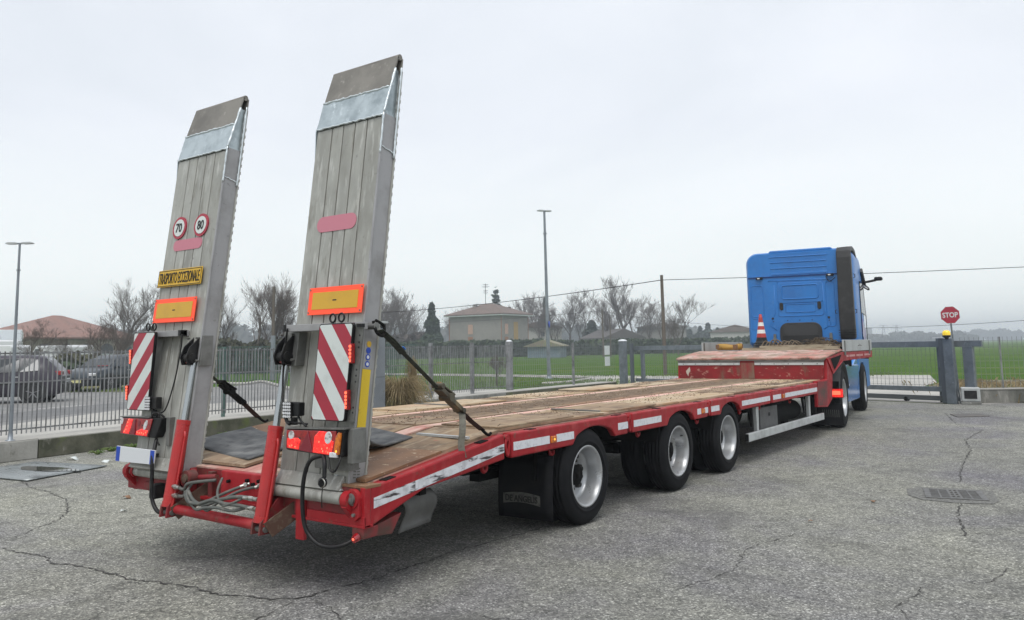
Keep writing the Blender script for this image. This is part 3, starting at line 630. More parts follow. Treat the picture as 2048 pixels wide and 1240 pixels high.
for p,q in (((-.46,-.15,.55),(-.37,-.16,.548)),((-.46,-.15,.49),(-.38,-.16,.49)),((.46,-.15,.545),(.34,-.165,.548)),((.46,-.15,.485),(.37,-.165,.49)),((.20,-.02,.60),(.17,-.07,.585)),((.34,-.02,.605),(.31,-.06,.59))):
    p=Vector(p);q=Vector(q); m=MB(); m.cyl(p,q,.013,n=8); m.cyl(p+(q-p)*.3,p+(q-p)*.6,.017,n=6,smooth=False); m.build('hose_fitting',FIT,TR)
for x,z in ((.18,.62),(.30,.625),(.24,.60),(-.02,.60)): MB().cyl((x,-.035,z),(x,-.01,z),.011,n=8).build('cap_plug',SOOT,TR)
MB().cyl((-.35,-.02,.60),(-.14,-.03,.62),.018,n=12).build('lock_tube',REDD,TR)
# electric cables
for pts,r in (([(1.0,-.10,.84),(.93,-.14,.81),(.885,-.15,.69),(.88,-.15,.52),(.91,-.14,.40),(1.02,-.12,.33),(1.15,-.05,.345),(1.22,.10,.45)],.013),
  ([(1.0,-.10,.84),(1.045,-.13,.80),(1.055,-.14,.72)],.013),([(1.06,-.11,.83),(1.09,-.13,.77),(1.13,-.13,.76),(1.15,-.12,.80),(1.15,-.10,.84)],.006),([(1.045,-.14,.70),(1.04,-.145,.62),(1.035,-.14,.55)],.003),
  ([(-.80,-.08,.84),(-.74,-.14,.72),(-.725,-.15,.60),(-.725,-.15,.48),(-.69,-.15,.40),(-.62,-.15,.36),(-.56,-.14,.41)],.014),
  ([(-.59,-.03,1.59),(-.62,-.02,1.48),(-.67,-.03,1.26),(-.74,-.05,1.06),(-.80,-.07,1.02),(-.84,-.08,.96)],.005),
  ([(.575,-.03,1.60),(.545,-.02,1.5),(.525,-.02,1.32),(.55,-.04,1.15),(.61,-.07,1.04),(.69,-.08,1.02),(.80,-.05,1.01)],.006),
  ([(.60,-.06,1.06),(.63,-.07,1.02),(.68,-.09,1.01)],.011),([(.72,-.06,1.06),(.76,-.07,1.03),(.80,-.06,.995)],.007),
  ([(-.88,-.06,1.05),(-.82,-.08,1.02),(-.76,-.09,1.03),(-.72,-.07,1.0)],.007),([(-.83,-.1,1.0),(-.79,-.11,1.03),(-.74,-.10,1.02),(-.75,-.09,.90)],.007),([(-.78,-.1,.99),(-.80,-.09,.88),(-.76,-.08,.80)],.006)):
    MB().tube(smooth(pts,8),r,8).build('cable',BLACK,TR)
m=MB(); m.cyl((1.05,-.15,.70),(1.075,-.17,.695),.026,n=16); m.build('cable_socket',BLACK,TR,bevel=.003)
MB().lathe([(.020,-.173),(.026,-.173),(.026,-.168),(.020,-.168)],(1.072,0,.697),'y',18).build('socket_ring',FIT,TR)
MB().box(1.07,1.13,-.12,-.09,.835,.865).build('number_lamp',LED,TR,bevel=.004)
MB().box(-.76,-.69,-.15,-.06,.44,.54).build('junction_box',BLACK,TR,bevel=.008)
# wheels ------------------------------------------------------------
def wheel_mesh():
    r=.388
    tp=[(.245,.0),(.262,-.006),(.30,-.0),(.345,.006),(.372,.018)]           # outer sidewall -> tread (depth inward = +)
    prof=[(.243,.012),(.246,.002),(.258,-.004),(.275,-.006),(.278,-.010),(.283,-.006),(.315,-.008),(.345,-.003),(.362,.006),(.378,.020),(.386,.032),
      (.388,.045),(.378,.047),(.378,.055),(.388,.057),(.389,.080),(.379,.082),(.379,.090),(.389,.092),(.389,.118),(.379,.120),(.379,.128),(.389,.130),(.388,.153),(.378,.155),(.378,.163),(.388,.165),
      (.386,.178),(.372,.196),(.345,.208),(.30,.212),(.26,.206),(.246,.20),(.243,.19)]
    return prof
PROF=wheel_mesh()
def mirror_prof(P,sd): return [(r,-sd*h) for r,h in P]
def make_wheel(sd):
    """outer wheel of a pair; x=0 is the outer face, body extends inward"""
    t=MB(); t.lathe(mirror_prof(PROF,sd),(0,0,0),'x',56); tm=t.mesh('tyre',TYRE)
    rm=MB(); rm.lathe(mirror_prof([(.243,.013),(.250,.006),(.250,.0),(.243,-.002),(.232,.002),(.226,.014),(.222,.030),(.216,.045),(.214,.120),(.200,.150),(.185,.158),(.150,.160)],sd),(0,0,0),'x',56)
    rm.lathe(mirror_prof([(.150,.160),(.140,.152),(.090,.150),(.088,.158),(.055,.158)],sd),(0,0,0),'x',40)
    rmm=rm.mesh('rim',RIM)
    h=MB(); h.lathe(mirror_prof([(.085,.16),(.083,.11),(.078,.095),(.0,.092)],sd),(0,0,0),'x',28); h.lathe(mirror_prof([(.03,.10),(.03,.085),(.0,.083)],sd),(0,0,0),'x',12)
    nm=MB()
    for k in range(8):
        a=2*math.pi*k/8+.2; c=Vector((0,.115*math.cos(a),.115*math.sin(a)))
        nm.cyl(c+V(-sd*.15,0,0),c+V(-sd*.118,0,0),.017,.014,n=8,smooth=False)
    hl=MB()
    for k in range(8):
        a=2*math.pi*k/8+.2+math.pi/8; c=Vector((0,.172*math.cos(a),.172*math.sin(a)))
        hl.cyl(c+V(-sd*.157,0,0),c+V(-sd*.152,0,0),.019,n=12)
    v=MB(); v.cyl((-sd*.03,.2,-.085),(-sd*.055,.19,-.078),.005,n=6)
    return [(tm,'tyre'),(rmm,'rim'),(h.mesh('hub',SOOT),'hub'),(nm.mesh('wheel_nuts',NUT),'wheel_nuts'),(hl.mesh('hand_holes',INK),'hand_holes'),(v.mesh('valve',INK),'valve')]
WM={1:make_wheel(1),-1:make_wheel(-1)}
def place_wheel(parent,sd,x,y,z,s=1,ang=0,full=True,steer=0):
    first=None
    for me,nm in (WM[sd] if full else WM[sd][:2]):
        o=bpy.data.objects.new('wheel' if first is None else nm,me); COL.objects.link(o)
        if first is None:
            o.parent=parent; o.location=(x,y,z); o.rotation_euler=(ang,0,steer); o.scale=(s,s,s); first=o
        else: o.parent=first
    return first
AX=[2.511,4.327,5.689]
for y in AX:
    for sd in (1,-1):
        place_wheel(TR,sd,sd*1.258,y,.388,ang=y*1.7); place_wheel(TR,sd,sd*.99,y,.388,ang=y,full=False)
    m=MB(); m.cyl((-1.0,y,.388),(1.0,y,.388),.06,n=16); m.box(-.6,.6,y-.07,y+.07,.33,.44); m.build('axle',SOOT,TR)
    for sd in (1,-1):
        m=MB(); m.cyl((sd*.5,y+.12,.45),(sd*.5,y+.12,.62),.10,n=16); m.box(sd*.45,sd*.55,y-.55,y+.2,.36,.42); m.build('suspension_arm',SOOT,TR)
        m=MB()
        for k in range(11):
            t0=math.pi*(.10+.8*k/11); t1=math.pi*(.10+.8*(k+1)/11)
            vs=[(sd*xx,y-.43*math.cos(t),.388+.41*math.sin(t)) for t in (t0,t1) for xx in (.62,1.205)]
            m.add(vs,[(0,1,3,2)])
        m.build('mudguard',SOOT,TR,fix=False)
# mudflaps
fl=MB().grid(lambda u,v:(.70+.52*u,2.06-.03*math.sin(v*2.2),.60-.50*v),6,6).build('mudflap',mat('black_flap',(.006,.006,.008),.55,spec=.2,vary=[((.012,.012,.012),6,.5,.7)]),TR,fix=False)
fl.modifiers.new('t','SOLIDIFY').thickness=.01
FT=mat('faded_flap_print',(.11,.11,.10),.7,vary=[((.04,.04,.04),30,.5,.7)])
pts=[(.75+.36*k/14,.285+.018*math.sin(math.pi*k/14)) for k in range(15)]+[(1.11-.36*k/14,.205+.018*math.sin(math.pi*(1-k/14))) for k in range(15)]
q=MB().prism(pts,2.020,2.024,'y'); q.build('flap_emblem',FT,fl)
text('lettering','DE ANGELIS',.93,2.018,.252,.31,.05,INK,fl,bold=.015)
for sx in (-1,): MB().box(-1.22,-.70,2.03,2.045,.10,.60).build('mudflap',BLACK,TR)
MB().box(1.07,1.075,2.0,2.06,.40,.62).build('flap_stay',SOOT,TR)
# gear between axles and neck
m=MB(); m.cyl((.95,7.9,.46),(.95,9.1,.46),.14,n=24); m.build('air_tank',SOOT,TR,bevel=.02)
m=MB(); m.cyl((-.75,7.2,.45),(-.75,8.9,.45),.15,n=24); m.build('air_tank',SOOT,TR,bevel=.02)
m=MB(); m.box(1.0,1.17,7.05,7.75,.34,.62); m.build('control_box',mat('grey_box',(.10,.10,.10),.6,vary=[((.05,.05,.05),6,.45,.7)]),TR,bevel=.008)
MB().cyl((1.171,7.4,.52),(1.18,7.4,.52),.03,n=4).build('box_latch',INK,TR)
for y in (6.85,9.15):
    m=MB(); m.prism([(y-.05,.65),(y+.05,.65),(y+.03,.33),(y-.03,.33)],1.16,1.205); m.build('guard_support',BARS,TR,bevel=.003)
    m=MB(); m.prism([(y-.16,.66),(y-.05,.66),(y-.04,.40)],1.12,1.14); m.build('support_brace',SOOT,TR)
m=MB(); m.box(1.205,1.25,6.38,9.75,.262,.362); b_=m.build('side_guard_bar',BARS,TR,bevel=.008)
MB().box(1.207,1.248,6.370,6.3795,.268,.356).build('bar_end_cap',BLACK,TR)
MB().box(1.14,1.19,9.5,9.58,.36,.60).build('guard_support',SOOT,TR)
m=MB(); m.box(-1.25,-1.205,6.38,9.75,.262,.362); m.build('side_guard_bar',BARS,TR,bevel=.008)
for y in (8.2,8.55): m=MB(); m.box(.85,1.0,y,y+.2,.22,.6); m.build('support_leg',SOOT,TR)
# gooseneck
PAN0=mat('chipped_primer',(.50,.45,.38),.8)
NK=[(9.39,.845),(9.375,.475),(9.94,.44),(10.23,.545),(10.33,.935),(10.62,1.02),(11.05,1.125),(13.26,1.15),(13.29,1.27),(10.97,1.275),(10.02,1.195),(10.0,.87)]
for sd in (1,-1): MB().prism(NK,sd*1.215,sd*1.262).build('neck_side_plate',NKR if 0 else RED,TR,bevel=.006)
for y,z in ((9.42,.86),): MB().box(1.20,1.275,9.40,10.0,.838,.862).build('neck_step',RED,TR,bevel=.004)
MB().prism([(9.42,.84),(9.40,.50),(9.90,.47),(9.98,.84)],1.262,1.268).build('neck_flange',REDD,TR)
m=MB(); m.tube([(1.27,10.02,1.19),(1.27,10.33,.945),(1.27,10.62,1.03),(1.27,11.0,1.135)],.012,6); m.build('neck_edge',RED,TR)
m=MB(); m.add([(1.268,10.25,1.185),(1.268,10.45,1.00),(1.268,10.75,1.12),(1.268,10.95,1.235)],[(0,1,2,3)]); m.build('neck_recess',SOOT,TR,fix=False)
NKR=mat('chipped_neck_paint',(.25,.016,.020),.6,spec=.3,vary=[((.17,.02,.02),2.5,.42,.64),((.40,.22,.17),9,.60,.66,(1,1,1.6)),((.15,.09,.06),6,.58,.72,(1,1,.3))],bump=(40,.2,.004))
m=MB(); m.box(-1.215,1.215,9.98,10.04,.86,1.195); m.build('neck_wall',NKR,TR)
MB().prism([(-1.10,.99),(-1.03,1.06),(-1.02,1.0),(-1.05,.95),(-1.06,.90),(-1.09,.95)],9.976,9.979,'y').build('bare_metal_chip',PAN0,TR)
for x0,x1 in ((-1.24,-.13),(.12,1.23)):
    p=MB().box(x0,x1,9.967,9.98,1.09,1.132).build('wall_strip',BARS,TR,bevel=.002)
    MB().box(x0,x1,9.962,9.979,1.137,1.16).build('wall_strip_top',STEEL,TR,bevel=.002)
    for k in range(5): MB().cyl((x0+.1+k*(x1-x0-.2)/4,9.962,1.11),(x0+.1+k*(x1-x0-.2)/4,9.967,1.11),.008,n=6).build('strip_screw',INK,p)
MB().box(-.12,.11,9.974,9.981,.87,1.13).build('mud_smear',mat('rusty_wall_patch',(.25,.018,.022),.7,vary=[((.19,.11,.075),7,.42,.60,(1,1,.22))]),TR)
def hump(u,v):
    y=9.955+u*1.05; t=u
    z=1.168+.115*min(1,t*1.0)**.8+.01
    return (-1.262+2.524*v,y,z+.004*noise.noise(Vector((y*5,v*9,0))))
o=MB().grid(hump,14,24).build('neck_ramp_plate',PINK,TR,fix=False); o.modifiers.new('t','SOLIDIFY').thickness=.03
MB().box(-1.25,1.25,9.955,9.966,1.163,1.185).build('ramp_edge',STEEL,TR,bevel=.003)
m=MB(); m.box(-1.215,1.215,10.98,13.28,1.235,1.268); m.build('neck_deck',REDD,TR)
for k in range(6): board_z=1.27; MB().box(-1.2+k*.4,-.805+k*.4,11.0,13.25,1.272,1.290+.004*(k%2)).build('neck_board',PLYB if k%2 else PLY,TR)
m=MB(); m.box(-.9,-.7,10.1,13.2,.98,1.22); m.box(.7,.9,10.1,13.2,.98,1.22); m.build('neck_beam',SOOT,TR)
MB().box(-1.2,1.2,13.26,13.30,1.12,1.30).build('front_crossbar',RED,TR,bevel=.004)
for a,b in ((11.3,11.9),(12.0,12.5),(12.62,13.1)):
    MB().box(1.263,1.2655,a,b,1.19,1.225).build('reflective_tape',mat('pink_faded_tape',(.55,.28,.27),.5,vary=[((.35,.05,.06),9,.5,.7)]),TR)
PAN=mat('grey_sideboard',(.44,.455,.45),.5,.15,vary=[((.34,.35,.34),5,.45,.7),((.22,.2,.18),20,.66,.76)])
for sd in (1,-1):
    b_=MB().box(sd*1.245,sd*1.27,11.12,13.24,1.285,1.482).build('sideboard',PAN,TR,bevel=.004)
    for y in (11.16,13.0): MB().box(sd*1.24,sd*1.282,y,y+.06,1.22,1.47).build('sideboard_latch',STEEL,b_,bevel=.003)
MB().box(1.0,1.24,10.86,11.02,1.3,1.32).build('neck_fitting',SOOT,TR)
# ================================================================== THE TRACTOR
TK=thing('tractor_unit','blue two-axle tractor unit with high sleeper cab, coupled to the red trailer','truck',(-.015,11.212,0),.108)
BLU=mat('blue_cab_paint',(.016,.175,.52),.40,vary=[((.016,.14,.43),2,.45,.7),((.06,.20,.47),12,.6,.8)],coat=.2)
BLUD=mat('blue_seam',(.006,.05,.22),.5)
BLUS=mat('light_blue_skirt',(.04,.22,.62),.22,coat=.6)
CHR=mat('truck_wheel_steel',(.55,.56,.57),.28,.7)
GLS=mat('dark_glass',(.02,.024,.028),.06,spec=.8)
DK=mat('dark_grey_intake',(.025,.025,.026),.5,vary=[((.05,.05,.05),5,.5,.75)],bump=(30,.1,.003))
def rr(x0,x1,z0,z1,r,n=4):
    P=[]
    for cx,cz,a0 in ((x1-r,z1-r,0),(x0+r,z1-r,90),(x0+r,z0+r,180),(x1-r,z0+r,270)):
        for k in range(n+1): t=R(a0+90/n*k); P.append((cx+r*math.cos(t),cz+r*math.sin(t)))
    return P
W2=1.085
def loop(w,z0,z1,r,y,rb=.04,n=6):
    P=[]
    for cx,cz,a0,rr_ in ((w-r,z1-r,0,r),(-w+r,z1-r,90,r),(-w+rb,z0+rb,180,rb),(w-rb,z0+rb,270,rb)):
        for k in range(n+1): t=R(a0+90/n*k); P.append((cx+rr_*math.cos(t),y,cz+rr_*math.sin(t)))
    return P
ls=[loop(W2-.05,1.46,3.39,.20,3.125),loop(W2,1.42,3.42,.24,3.18),loop(W2+.02,1.30,3.44,.24,3.6),loop(W2+.02,1.05,3.40,.22,4.4),loop(W2+.01,.95,3.25,.22,4.75),loop(W2-.03,.9,2.75,.15,5.05),loop(W2-.08,.9,2.0,.12,5.2),loop(W2-.12,.95,1.6,.1,5.24)]
m=MB(); n=len(ls[0])
m.add([p for l in ls for p in l],[(i*n+j,i*n+(j+1)%n,(i+1)*n+(j+1)%n,(i+1)*n+j) for i in range(len(ls)-1) for j in range(n)],0,True)
m.add(ls[0],[tuple(range(n-1,-1,-1))]); m.add(ls[-1],[tuple(range(n))])
cab=m.build('cab',BLU,TK)
MB().prism([(-.60,3.39),(-.56,3.455),(.70,3.455),(.74,3.40)],3.14,4.3,'y').build('roof_hatch_rise',BLU,cab,bevel=.02)
Yb=3.125
def rel(nm,x0,x1,z0,z1,r,d=.010,mt=BLU,b=.008): return MB().prism(rr(x0,x1,z0,z1,r),Yb-d,Yb+.01,'y').build(nm,mt,cab,bevel=b)
MB().box(-W2+.03,.80,Yb-.014,Yb+.01,2.862,2.885).build('roof_seam',BLUD,cab,bevel=.003)
MB().box(-W2+.05,.80,Yb-.022,Yb,2.89,2.902).build('seam_lip',BLU,cab,bevel=.004)
for z,x0,x1 in ((3.31,-.58,.62),(3.19,-.56,.60),(3.06,-.56,.60)): MB().cyl((x0,Yb,z),(x1,Yb,z-.01),.012,n=8).build('pressed_rib',BLU,cab)
rel('pressed_panel',-.55,.62,2.90,2.955,.02,.014)
MB().box(-.52,.58,Yb-.018,Yb-.012,2.905,2.915).build('rib_groove',BLUD,cab)
rel('pressed_panel',-.43,.50,2.30,2.74,.06,.012); 
def ringp(nm,x0,x1,z0,z1,r,y,rad=.009): 
    P=[(a,y,c) for a,c in rr(x0,x1,z0,z1,r,5)]; P.append(P[0]); MB().tube(P,rad,6,cap=False).build(nm,BLU,cab)
ringp('panel_bead',-.34,.40,2.385,2.68,.05,Yb-.012,.013); ringp('panel_bead',-.43,.49,2.02,2.79,.05,Yb-.001,.010)
ringp('panel_bead',-.28,.33,2.10,2.27,.03,Yb-.001,.009); ringp('panel_bead',-1.0,-.74,2.02,2.70,.05,Yb,.009); ringp('panel_bead',-1.0,-.80,1.75,1.98,.04,Yb,.008); ringp('panel_bead',.55,.72,1.78,2.72,.05,Yb,.009)
MB().tube([(-.62,Yb-.002,2.78),(-.60,Yb-.002,2.80),(.64,Yb-.002,2.77),(.68,Yb-.002,2.73)],.009,6).build('panel_bead',BLU,cab)
for s_ in (-1,1): MB().tube([(s_*.50,Yb,2.7),(s_*.50,Yb,2.1),(s_*.62,Yb,1.82),(s_*.48,Yb,1.72)],.009,6).build('panel_bead',BLU,cab)
for x in (-.365,.41): MB().prism(rr(x-.037,x+.037,2.15,2.31,.03),Yb-.020,Yb+.004,'y').build('cab_vent',INK,cab,bevel=.004)
for x,z in ((-.56,1.975),(.585,1.965)): MB().cyl((x,Yb-.008,z),(x,Yb,z),.026,n=16).build('grommet',INK,cab)
for x in (-.25,0,.25): MB().cyl((x,Yb-.008,1.925),(x,Yb,1.925),.011,n=8).build('grommet',INK,cab)
for x,z in ((-.545,1.91),(.59,1.90)): MB().cyl((x,Yb-.008,z),(x,Yb,z),.011,n=8).build('grommet',INK,cab)
for x in (-.80,.66):
    m=MB(); m.box(x-.07,x+.07,Yb-.05,Yb,2.835,2.885); m.cyl((x-.05,Yb-.06,2.86),(x+.05,Yb-.06,2.86),.022,n=8); m.build('roof_spoiler_hinge',BLACK,cab,bevel=.006)
    MB().box(x-.03,x+.02,Yb-.088,Yb-.06,2.845,2.868).build('hinge_plate',PLATE,cab)
MB().tube(smooth([(.58,Yb-.03,2.84),(.62,Yb-.05,2.74),(.68,Yb-.05,2.73),(.76,Yb-.04,2.80)],5),.008,5).build('cable',BLACK,cab)
# engine tunnel recess
tp=rr(-.42,.44,1.40,1.875,.17,6)
MB().prism(tp,Yb-.035,Yb+.005,'y').build('tunnel_frame',DK,cab,bevel=.012)
MB().prism(rr(-.34,.36,1.60,1.83,.11,6),Yb-.043,Yb-.034,'y').build('tunnel_cover',mat('tunnel_insulation',(.045,.045,.046),.8,bump=(30,.5,.006)),cab)
MB().prism([(-.36,1.36),(.38,1.36),(.38,1.60),(-.36,1.60)],Yb-.046,Yb-.034,'y').build('tunnel_opening',INK,cab)
for x in (-.53,.61):
    m=MB(); m.prism([(x-.035,1.45),(x+.035,1.45),(x+.025,1.64),(x-.025,1.64)],Yb-.05,Yb,'y'); m.build('cab_mount',STEEL,cab,bevel=.004)
# side: door, window, visor, stripes
m=MB(); m.prism([(4.15,2.08),(5.0,2.02),(4.86,2.62),(4.70,2.74),(4.17,2.74)],W2+.012,W2+.030); m.build('side_window',GLS,TK,bevel=.004)
m=MB(); m.tube([(W2+.028,4.13,1.1),(W2+.028,4.12,2.76),(W2+.028,4.72,2.78),(W2+.026,5.02,2.02),(W2+.026,5.0,1.1)],.008,5); m.build('door_seal',BLACK,TK)
m=MB(); m.prism([(4.15,2.08),(5.0,2.02),(4.86,2.62),(4.70,2.74),(4.17,2.74)],-W2-.030,-W2-.012); m.build('side_window',GLS,TK,bevel=.004)
for k in range(5): MB().prism([(4.1+k*.1,1.62-k*.05),(4.2+k*.1,1.58-k*.05),(4.35+k*.1,1.90-k*.05),(4.25+k*.1,1.95-k*.05)],W2+.024,W2+.0275).build('door_graphic',PLATE if k%2 else mat('graphic_purple',(.13,.06,.30),.4),TK)
for s_ in (1,-1):
    m=MB(); m.prism([(4.45,2.98),(5.02,2.70),(5.06,2.76),(4.5,3.07)],s_*(W2-.02),s_*(W2+.07)); m.build('sun_visor',DK,TK,bevel=.01)
m=MB(); m.box(-W2,W2,4.98,5.16,2.70,2.80); m.build('front_visor',DK,TK,bevel=.02)
# corner intake: tall dark duct that folds over the roof
duct=[(3.04,1.50),(3.02,1.75),(2.985,2.2),(2.97,2.8),(2.97,3.20),(3.0,3.34),(3.10,3.425),(3.45,3.47),(3.80,3.43),(4.0,3.30),(4.10,3.12)]
m=MB(); vs=[]
for i,(y,z) in enumerate(duct):
    a=Vector(duct[max(i-1,0)]); c=Vector(duct[min(i+1,len(duct)-1)]); d=(c-a).normalized()
    t=.17 if i<5 else .11
    x0,x1=(.80 if i<3 else .815),1.10
    if i>6: x0=.95
    iy,iz=y+d.y*t,z-d.x*t
    vs+=[(x0,y,z),(x1,y,z),(x1,iy,iz),(x0,iy,iz)]
m.add(vs,[(4*i+j,4*i+(j+1)%4,4*i+4+(j+1)%4,4*i+4+j) for i in range(len(duct)-1) for j in range(4)]+[(3,2,1,0),tuple(4*len(duct)-4+k for k in range(4))]); m.build('air_intake_duct',DK,TK,bevel=.03,seg=3)
for z,x in ((2.07,.775),(2.07,1.125),(2.80,1.13)): MB().tube([(x,2.98,z-.04),(x+(.03 if x>1 else -.03),2.97,z-.03),(x+(.03 if x>1 else -.03),2.97,z+.03),(x,2.98,z+.04)],.008,5).build('duct_clamp',BLACK,TK)
for z in (1.58,1.63,1.68): MB().box(.785,1.12,2.94,3.0,z,z+.012).build('duct_bellows',BLACK,TK)
# mirrors
m=MB(); m.tube(smooth([(W2,4.95,2.78),(1.22,5.0,2.80),(1.36,5.05,2.83)],4),.028,8); m.build('mirror_camera_arm',BLACK,TK)
m=MB(); m.prism(rr(1.33,1.50,2.815,2.90,.035),5.0,5.16,'y'); m.build('mirror_camera',BLACK,TK,bevel=.02)
m=MB(); m.prism([(1.06,2.76),(1.10,2.78),(1.22,2.66),(1.23,2.60),(1.19,2.60),(1.10,2.66)],4.92,5.02,'y'); m.build('kerb_mirror',BLACK,TK,bevel=.012)
MB().prism([(1.11,2.73),(1.205,2.645),(1.20,2.62),(1.11,2.68)],4.914,4.920,'y').build('mirror_glass',CLEAR,TK)
m=MB(); m.tube([(-W2,4.9,2.86),(-1.36,4.95,2.88)],.03,8); m.prism(rr(-1.40,-1.16,2.83,2.92,.035),4.9,5.0,'y'); m.build('mirror_camera',BLACK,TK,bevel=.015)
# chassis, tanks, skirts, wheels
m=MB(); m.box(-.43,-.36,-1.0,5.0,.80,1.02); m.box(.36,.43,-1.0,5.0,.80,1.02); m.build('chassis_rail',SOOT,TK)
m=MB(); m.cyl((0,.3,1.05),(0,.3,1.13),.45,n=24); m.build('fifth_wheel',SOOT,TK)
m=MB(); m.box(-1.0,1.0,1.2,2.9,.40,1.0); m.build('tank_body',SOOT,TK)
m=MB(); m.prism([(1.05,.33),(3.05,.30),(3.12,.55),(3.18,.98),(1.25,1.03),(1.12,.95)],1.06,1.10); m.build('side_skirt',BLUS,TK,bevel=.02)
m=MB(); m.prism([(2.25,.98),(3.2,.98),(3.22,1.46),(2.95,1.46),(2.75,1.1)],1.0,1.09); m.build('skirt_upper',BLUS,TK,bevel=.02)
MB().prism([(1.45,.62),(1.52,.62),(1.52,.66),(1.45,.66)],1.10,1.105).build('skirt_latch',PLATE,TK)
m=MB(); m.prism([(1.05,.33),(3.05,.30),(3.12,.55),(3.18,.98),(1.25,1.03),(1.12,.95)],-1.10,-1.06); m.build('side_skirt',BLUS,TK,bevel=.02)
m=MB(); m.box(-.98,.98,3.2,5.1,.75,1.45); m.build('engine_bay',SOOT,TK)
m=MB(); m.prism([(3.15,.80),(3.15,1.45),(5.1,1.45),(5.1,.45),(4.35,.45),(4.28,.80),(4.0,1.0),(3.6,1.0)],1.04,1.10); m.build('front_wing',BLU,TK,bevel=.02)
for s_ in (1,-1):
    place_wheel(TK,s_,s_*1.20,0,.497,s=1.28,ang=.4); place_wheel(TK,s_,s_*.88,0,.497,s=1.28,full=False)
    place_wheel(TK,s_,s_*1.13,3.78,.497,s=1.28,ang=.9,steer=.03)
    m=MB(); vs=[]
    for k in range(15):
        t=R(12+156*k/14); 
        for r_ in (.585,.60): vs+=[(s_*.72,-r_*math.cos(t),.50+r_*math.sin(t)),(s_*1.215,-r_*math.cos(t),.50+r_*math.sin(t))]
    fs=[]
    for k in range(14):
        a=4*k; fs+=[(a,a+1,a+5,a+4),(a+2,a+6,a+7,a+3),(a+1,a+3,a+7,a+5),(a,a+4,a+6,a+2)]
    m.add(vs,fs,0,True); m.build('mudguard',mat('rear_mudguard',(.035,.035,.036),.55,vary=[((.06,.058,.055),6,.5,.7)]),TK)
    m=MB(); m.box(s_*.80,s_*1.25,-.66,-.645,.09,.44); f=m.build('mudflap',mat('black_flap',(.006,.006,.008),.55),TK)
    for k in range(12): MB().box(s_*(.84+k*.031),s_*(.847+k*.031),-.664,-.66,.22,.34).build('flap_rib',FT,f) if s_>0 and k>2 else None
    m=MB(); m.box(s_*.80,s_*1.21,-.668,-.64,.60,.66) if 0 else m.box(s_*1.00,s_*1.275,-.70,-.60,.535,.690); lp=m.build('rear_lamp',REDL,TK,bevel=.01)
    MB().box(s_*1.01,s_*1.27,-.708,-.70,.550,.675).build('lit_lens',REDE,lp,bevel=.004); MB().box(s_*1.05,s_*1.235,-.712,-.707,.585,.650).build('glow_strip',REDH,lp,bevel=.003)
    MB().box(s_*.6,s_*1.2,-.60,-.5,.5,.80).build('lamp_carrier',SOOT,TK)
    m=MB(); m.cyl((s_*1.07,-.62,.735),(s_*1.10,-.62,.74),.016,n=8); m.build('lamp_stalk',CHR,TK)
# ================================================================== THINGS CARRIED OR LASHED
def at_root(nm,label,cat,loc): return thing(nm,label,cat,loc)
c=thing('traffic_cone','red and white striped traffic cone on the neck deck behind the blue cab','cone',(-.42,12.0,1.31))
OR=mat('cone_red',(.40,.035,.03),.5,vary=[((.28,.04,.03),12,.5,.7)]); WH=mat('cone_white',(.72,.72,.70),.5,vary=[((.5,.49,.46),12,.5,.75)])
zs=[.12,.20,.29,.38,.46,.54,.62,.66,.70]; cols=[BLACK,WH,OR,WH,OR,WH,OR,OR]
def cr_(z): return .098-.075*(z-.20)/.49
zb=[.20,.25,.325,.395,.465,.535,.60,.69]
for i in range(7):
    a,b=zb[i],zb[i+1]; m=MB(); m.lathe([(cr_(a),a),(cr_(b),b)]+([(0,b)] if i==6 else []),(0,0,0),'z',28); m.build('cone_band',[WH,OR,WH,OR,WH,OR,OR][i] if i else BLACK,c)
m=MB(); m.prism(rr(-.19,.19,-.19,.19,.04),0,.035,'z'); m.lathe([(.175,.03),(.165,.07),(.15,.085),(.152,.11),(.13,.125),(.134,.15),(.112,.165),(.104,.205)],(0,0,0),'z',28); m.build('cone_base',BLACK,c,bevel=.006)
m=MB(); pts=[(.22*math.cos(t)*1.05,.22*math.sin(t)) for t in [2*math.pi*k/30 for k in range(31)]]
YR=mat('yellow_hose_band',(.42,.24,.045),.6,vary=[((.30,.17,.04),12,.5,.7)])
vs=[]; 
for k in range(31): 
    x,y=pts[k]; r=.94
    vs+=[(x,y,0),(x,y,.105+.012*math.sin(k*.7)),(x*r,y*r,.105+.012*math.sin(k*.7)),(x*r,y*r,0)]
m.add(vs,[(4*k+j,4*k+(j+1)%4,4*k+4+(j+1)%4,4*k+4+j) for k in range(30) for j in range(4)],0,True)
o=m.build('plastic_hoop',YR,loc=(-.87,11.5,1.335)); tag(o,'ochre yellow plastic hoop lying at the left of the neck deck','hoop'); MB().box(-.2,.2,-.18,.18,.02,.10).build('wood_block',PLYB,o)
random.seed(5)
LW=mat('bleached_timber',(.40,.33,.235),.85,vary=[((.24,.18,.12),4,.45,.7,(1,.3,1))],bump=(40,.3,.004))
spec=[(-.45,1.20,11.10,1.315,.20,.05,'pale sawn plank lying nearest the ramp edge on the neck deck'),(-.55,1.12,11.34,1.345,.16,.04,'bleached plank lying second from the ramp edge on the neck deck'),(-.30,.95,11.56,1.38,.13,.04,'thin plank lying on top below the cab tunnel on the neck deck')]
for i,(x0,x1,y,z,wd,tk,lb) in enumerate(spec):
    m=MB(); m.beam((x0,y,z),(x1,y+random.uniform(-.1,.1),z+random.uniform(-.01,.012)),wd,tk); o=m.build('timber_plank',LW,bevel=.004); tag(o,lb,'plank',group='planks on the neck deck')
m=MB()
BR=mat('dead_twig_heap',(.075,.05,.03),.95,vary=[((.16,.13,.07),14,.5,.7)])
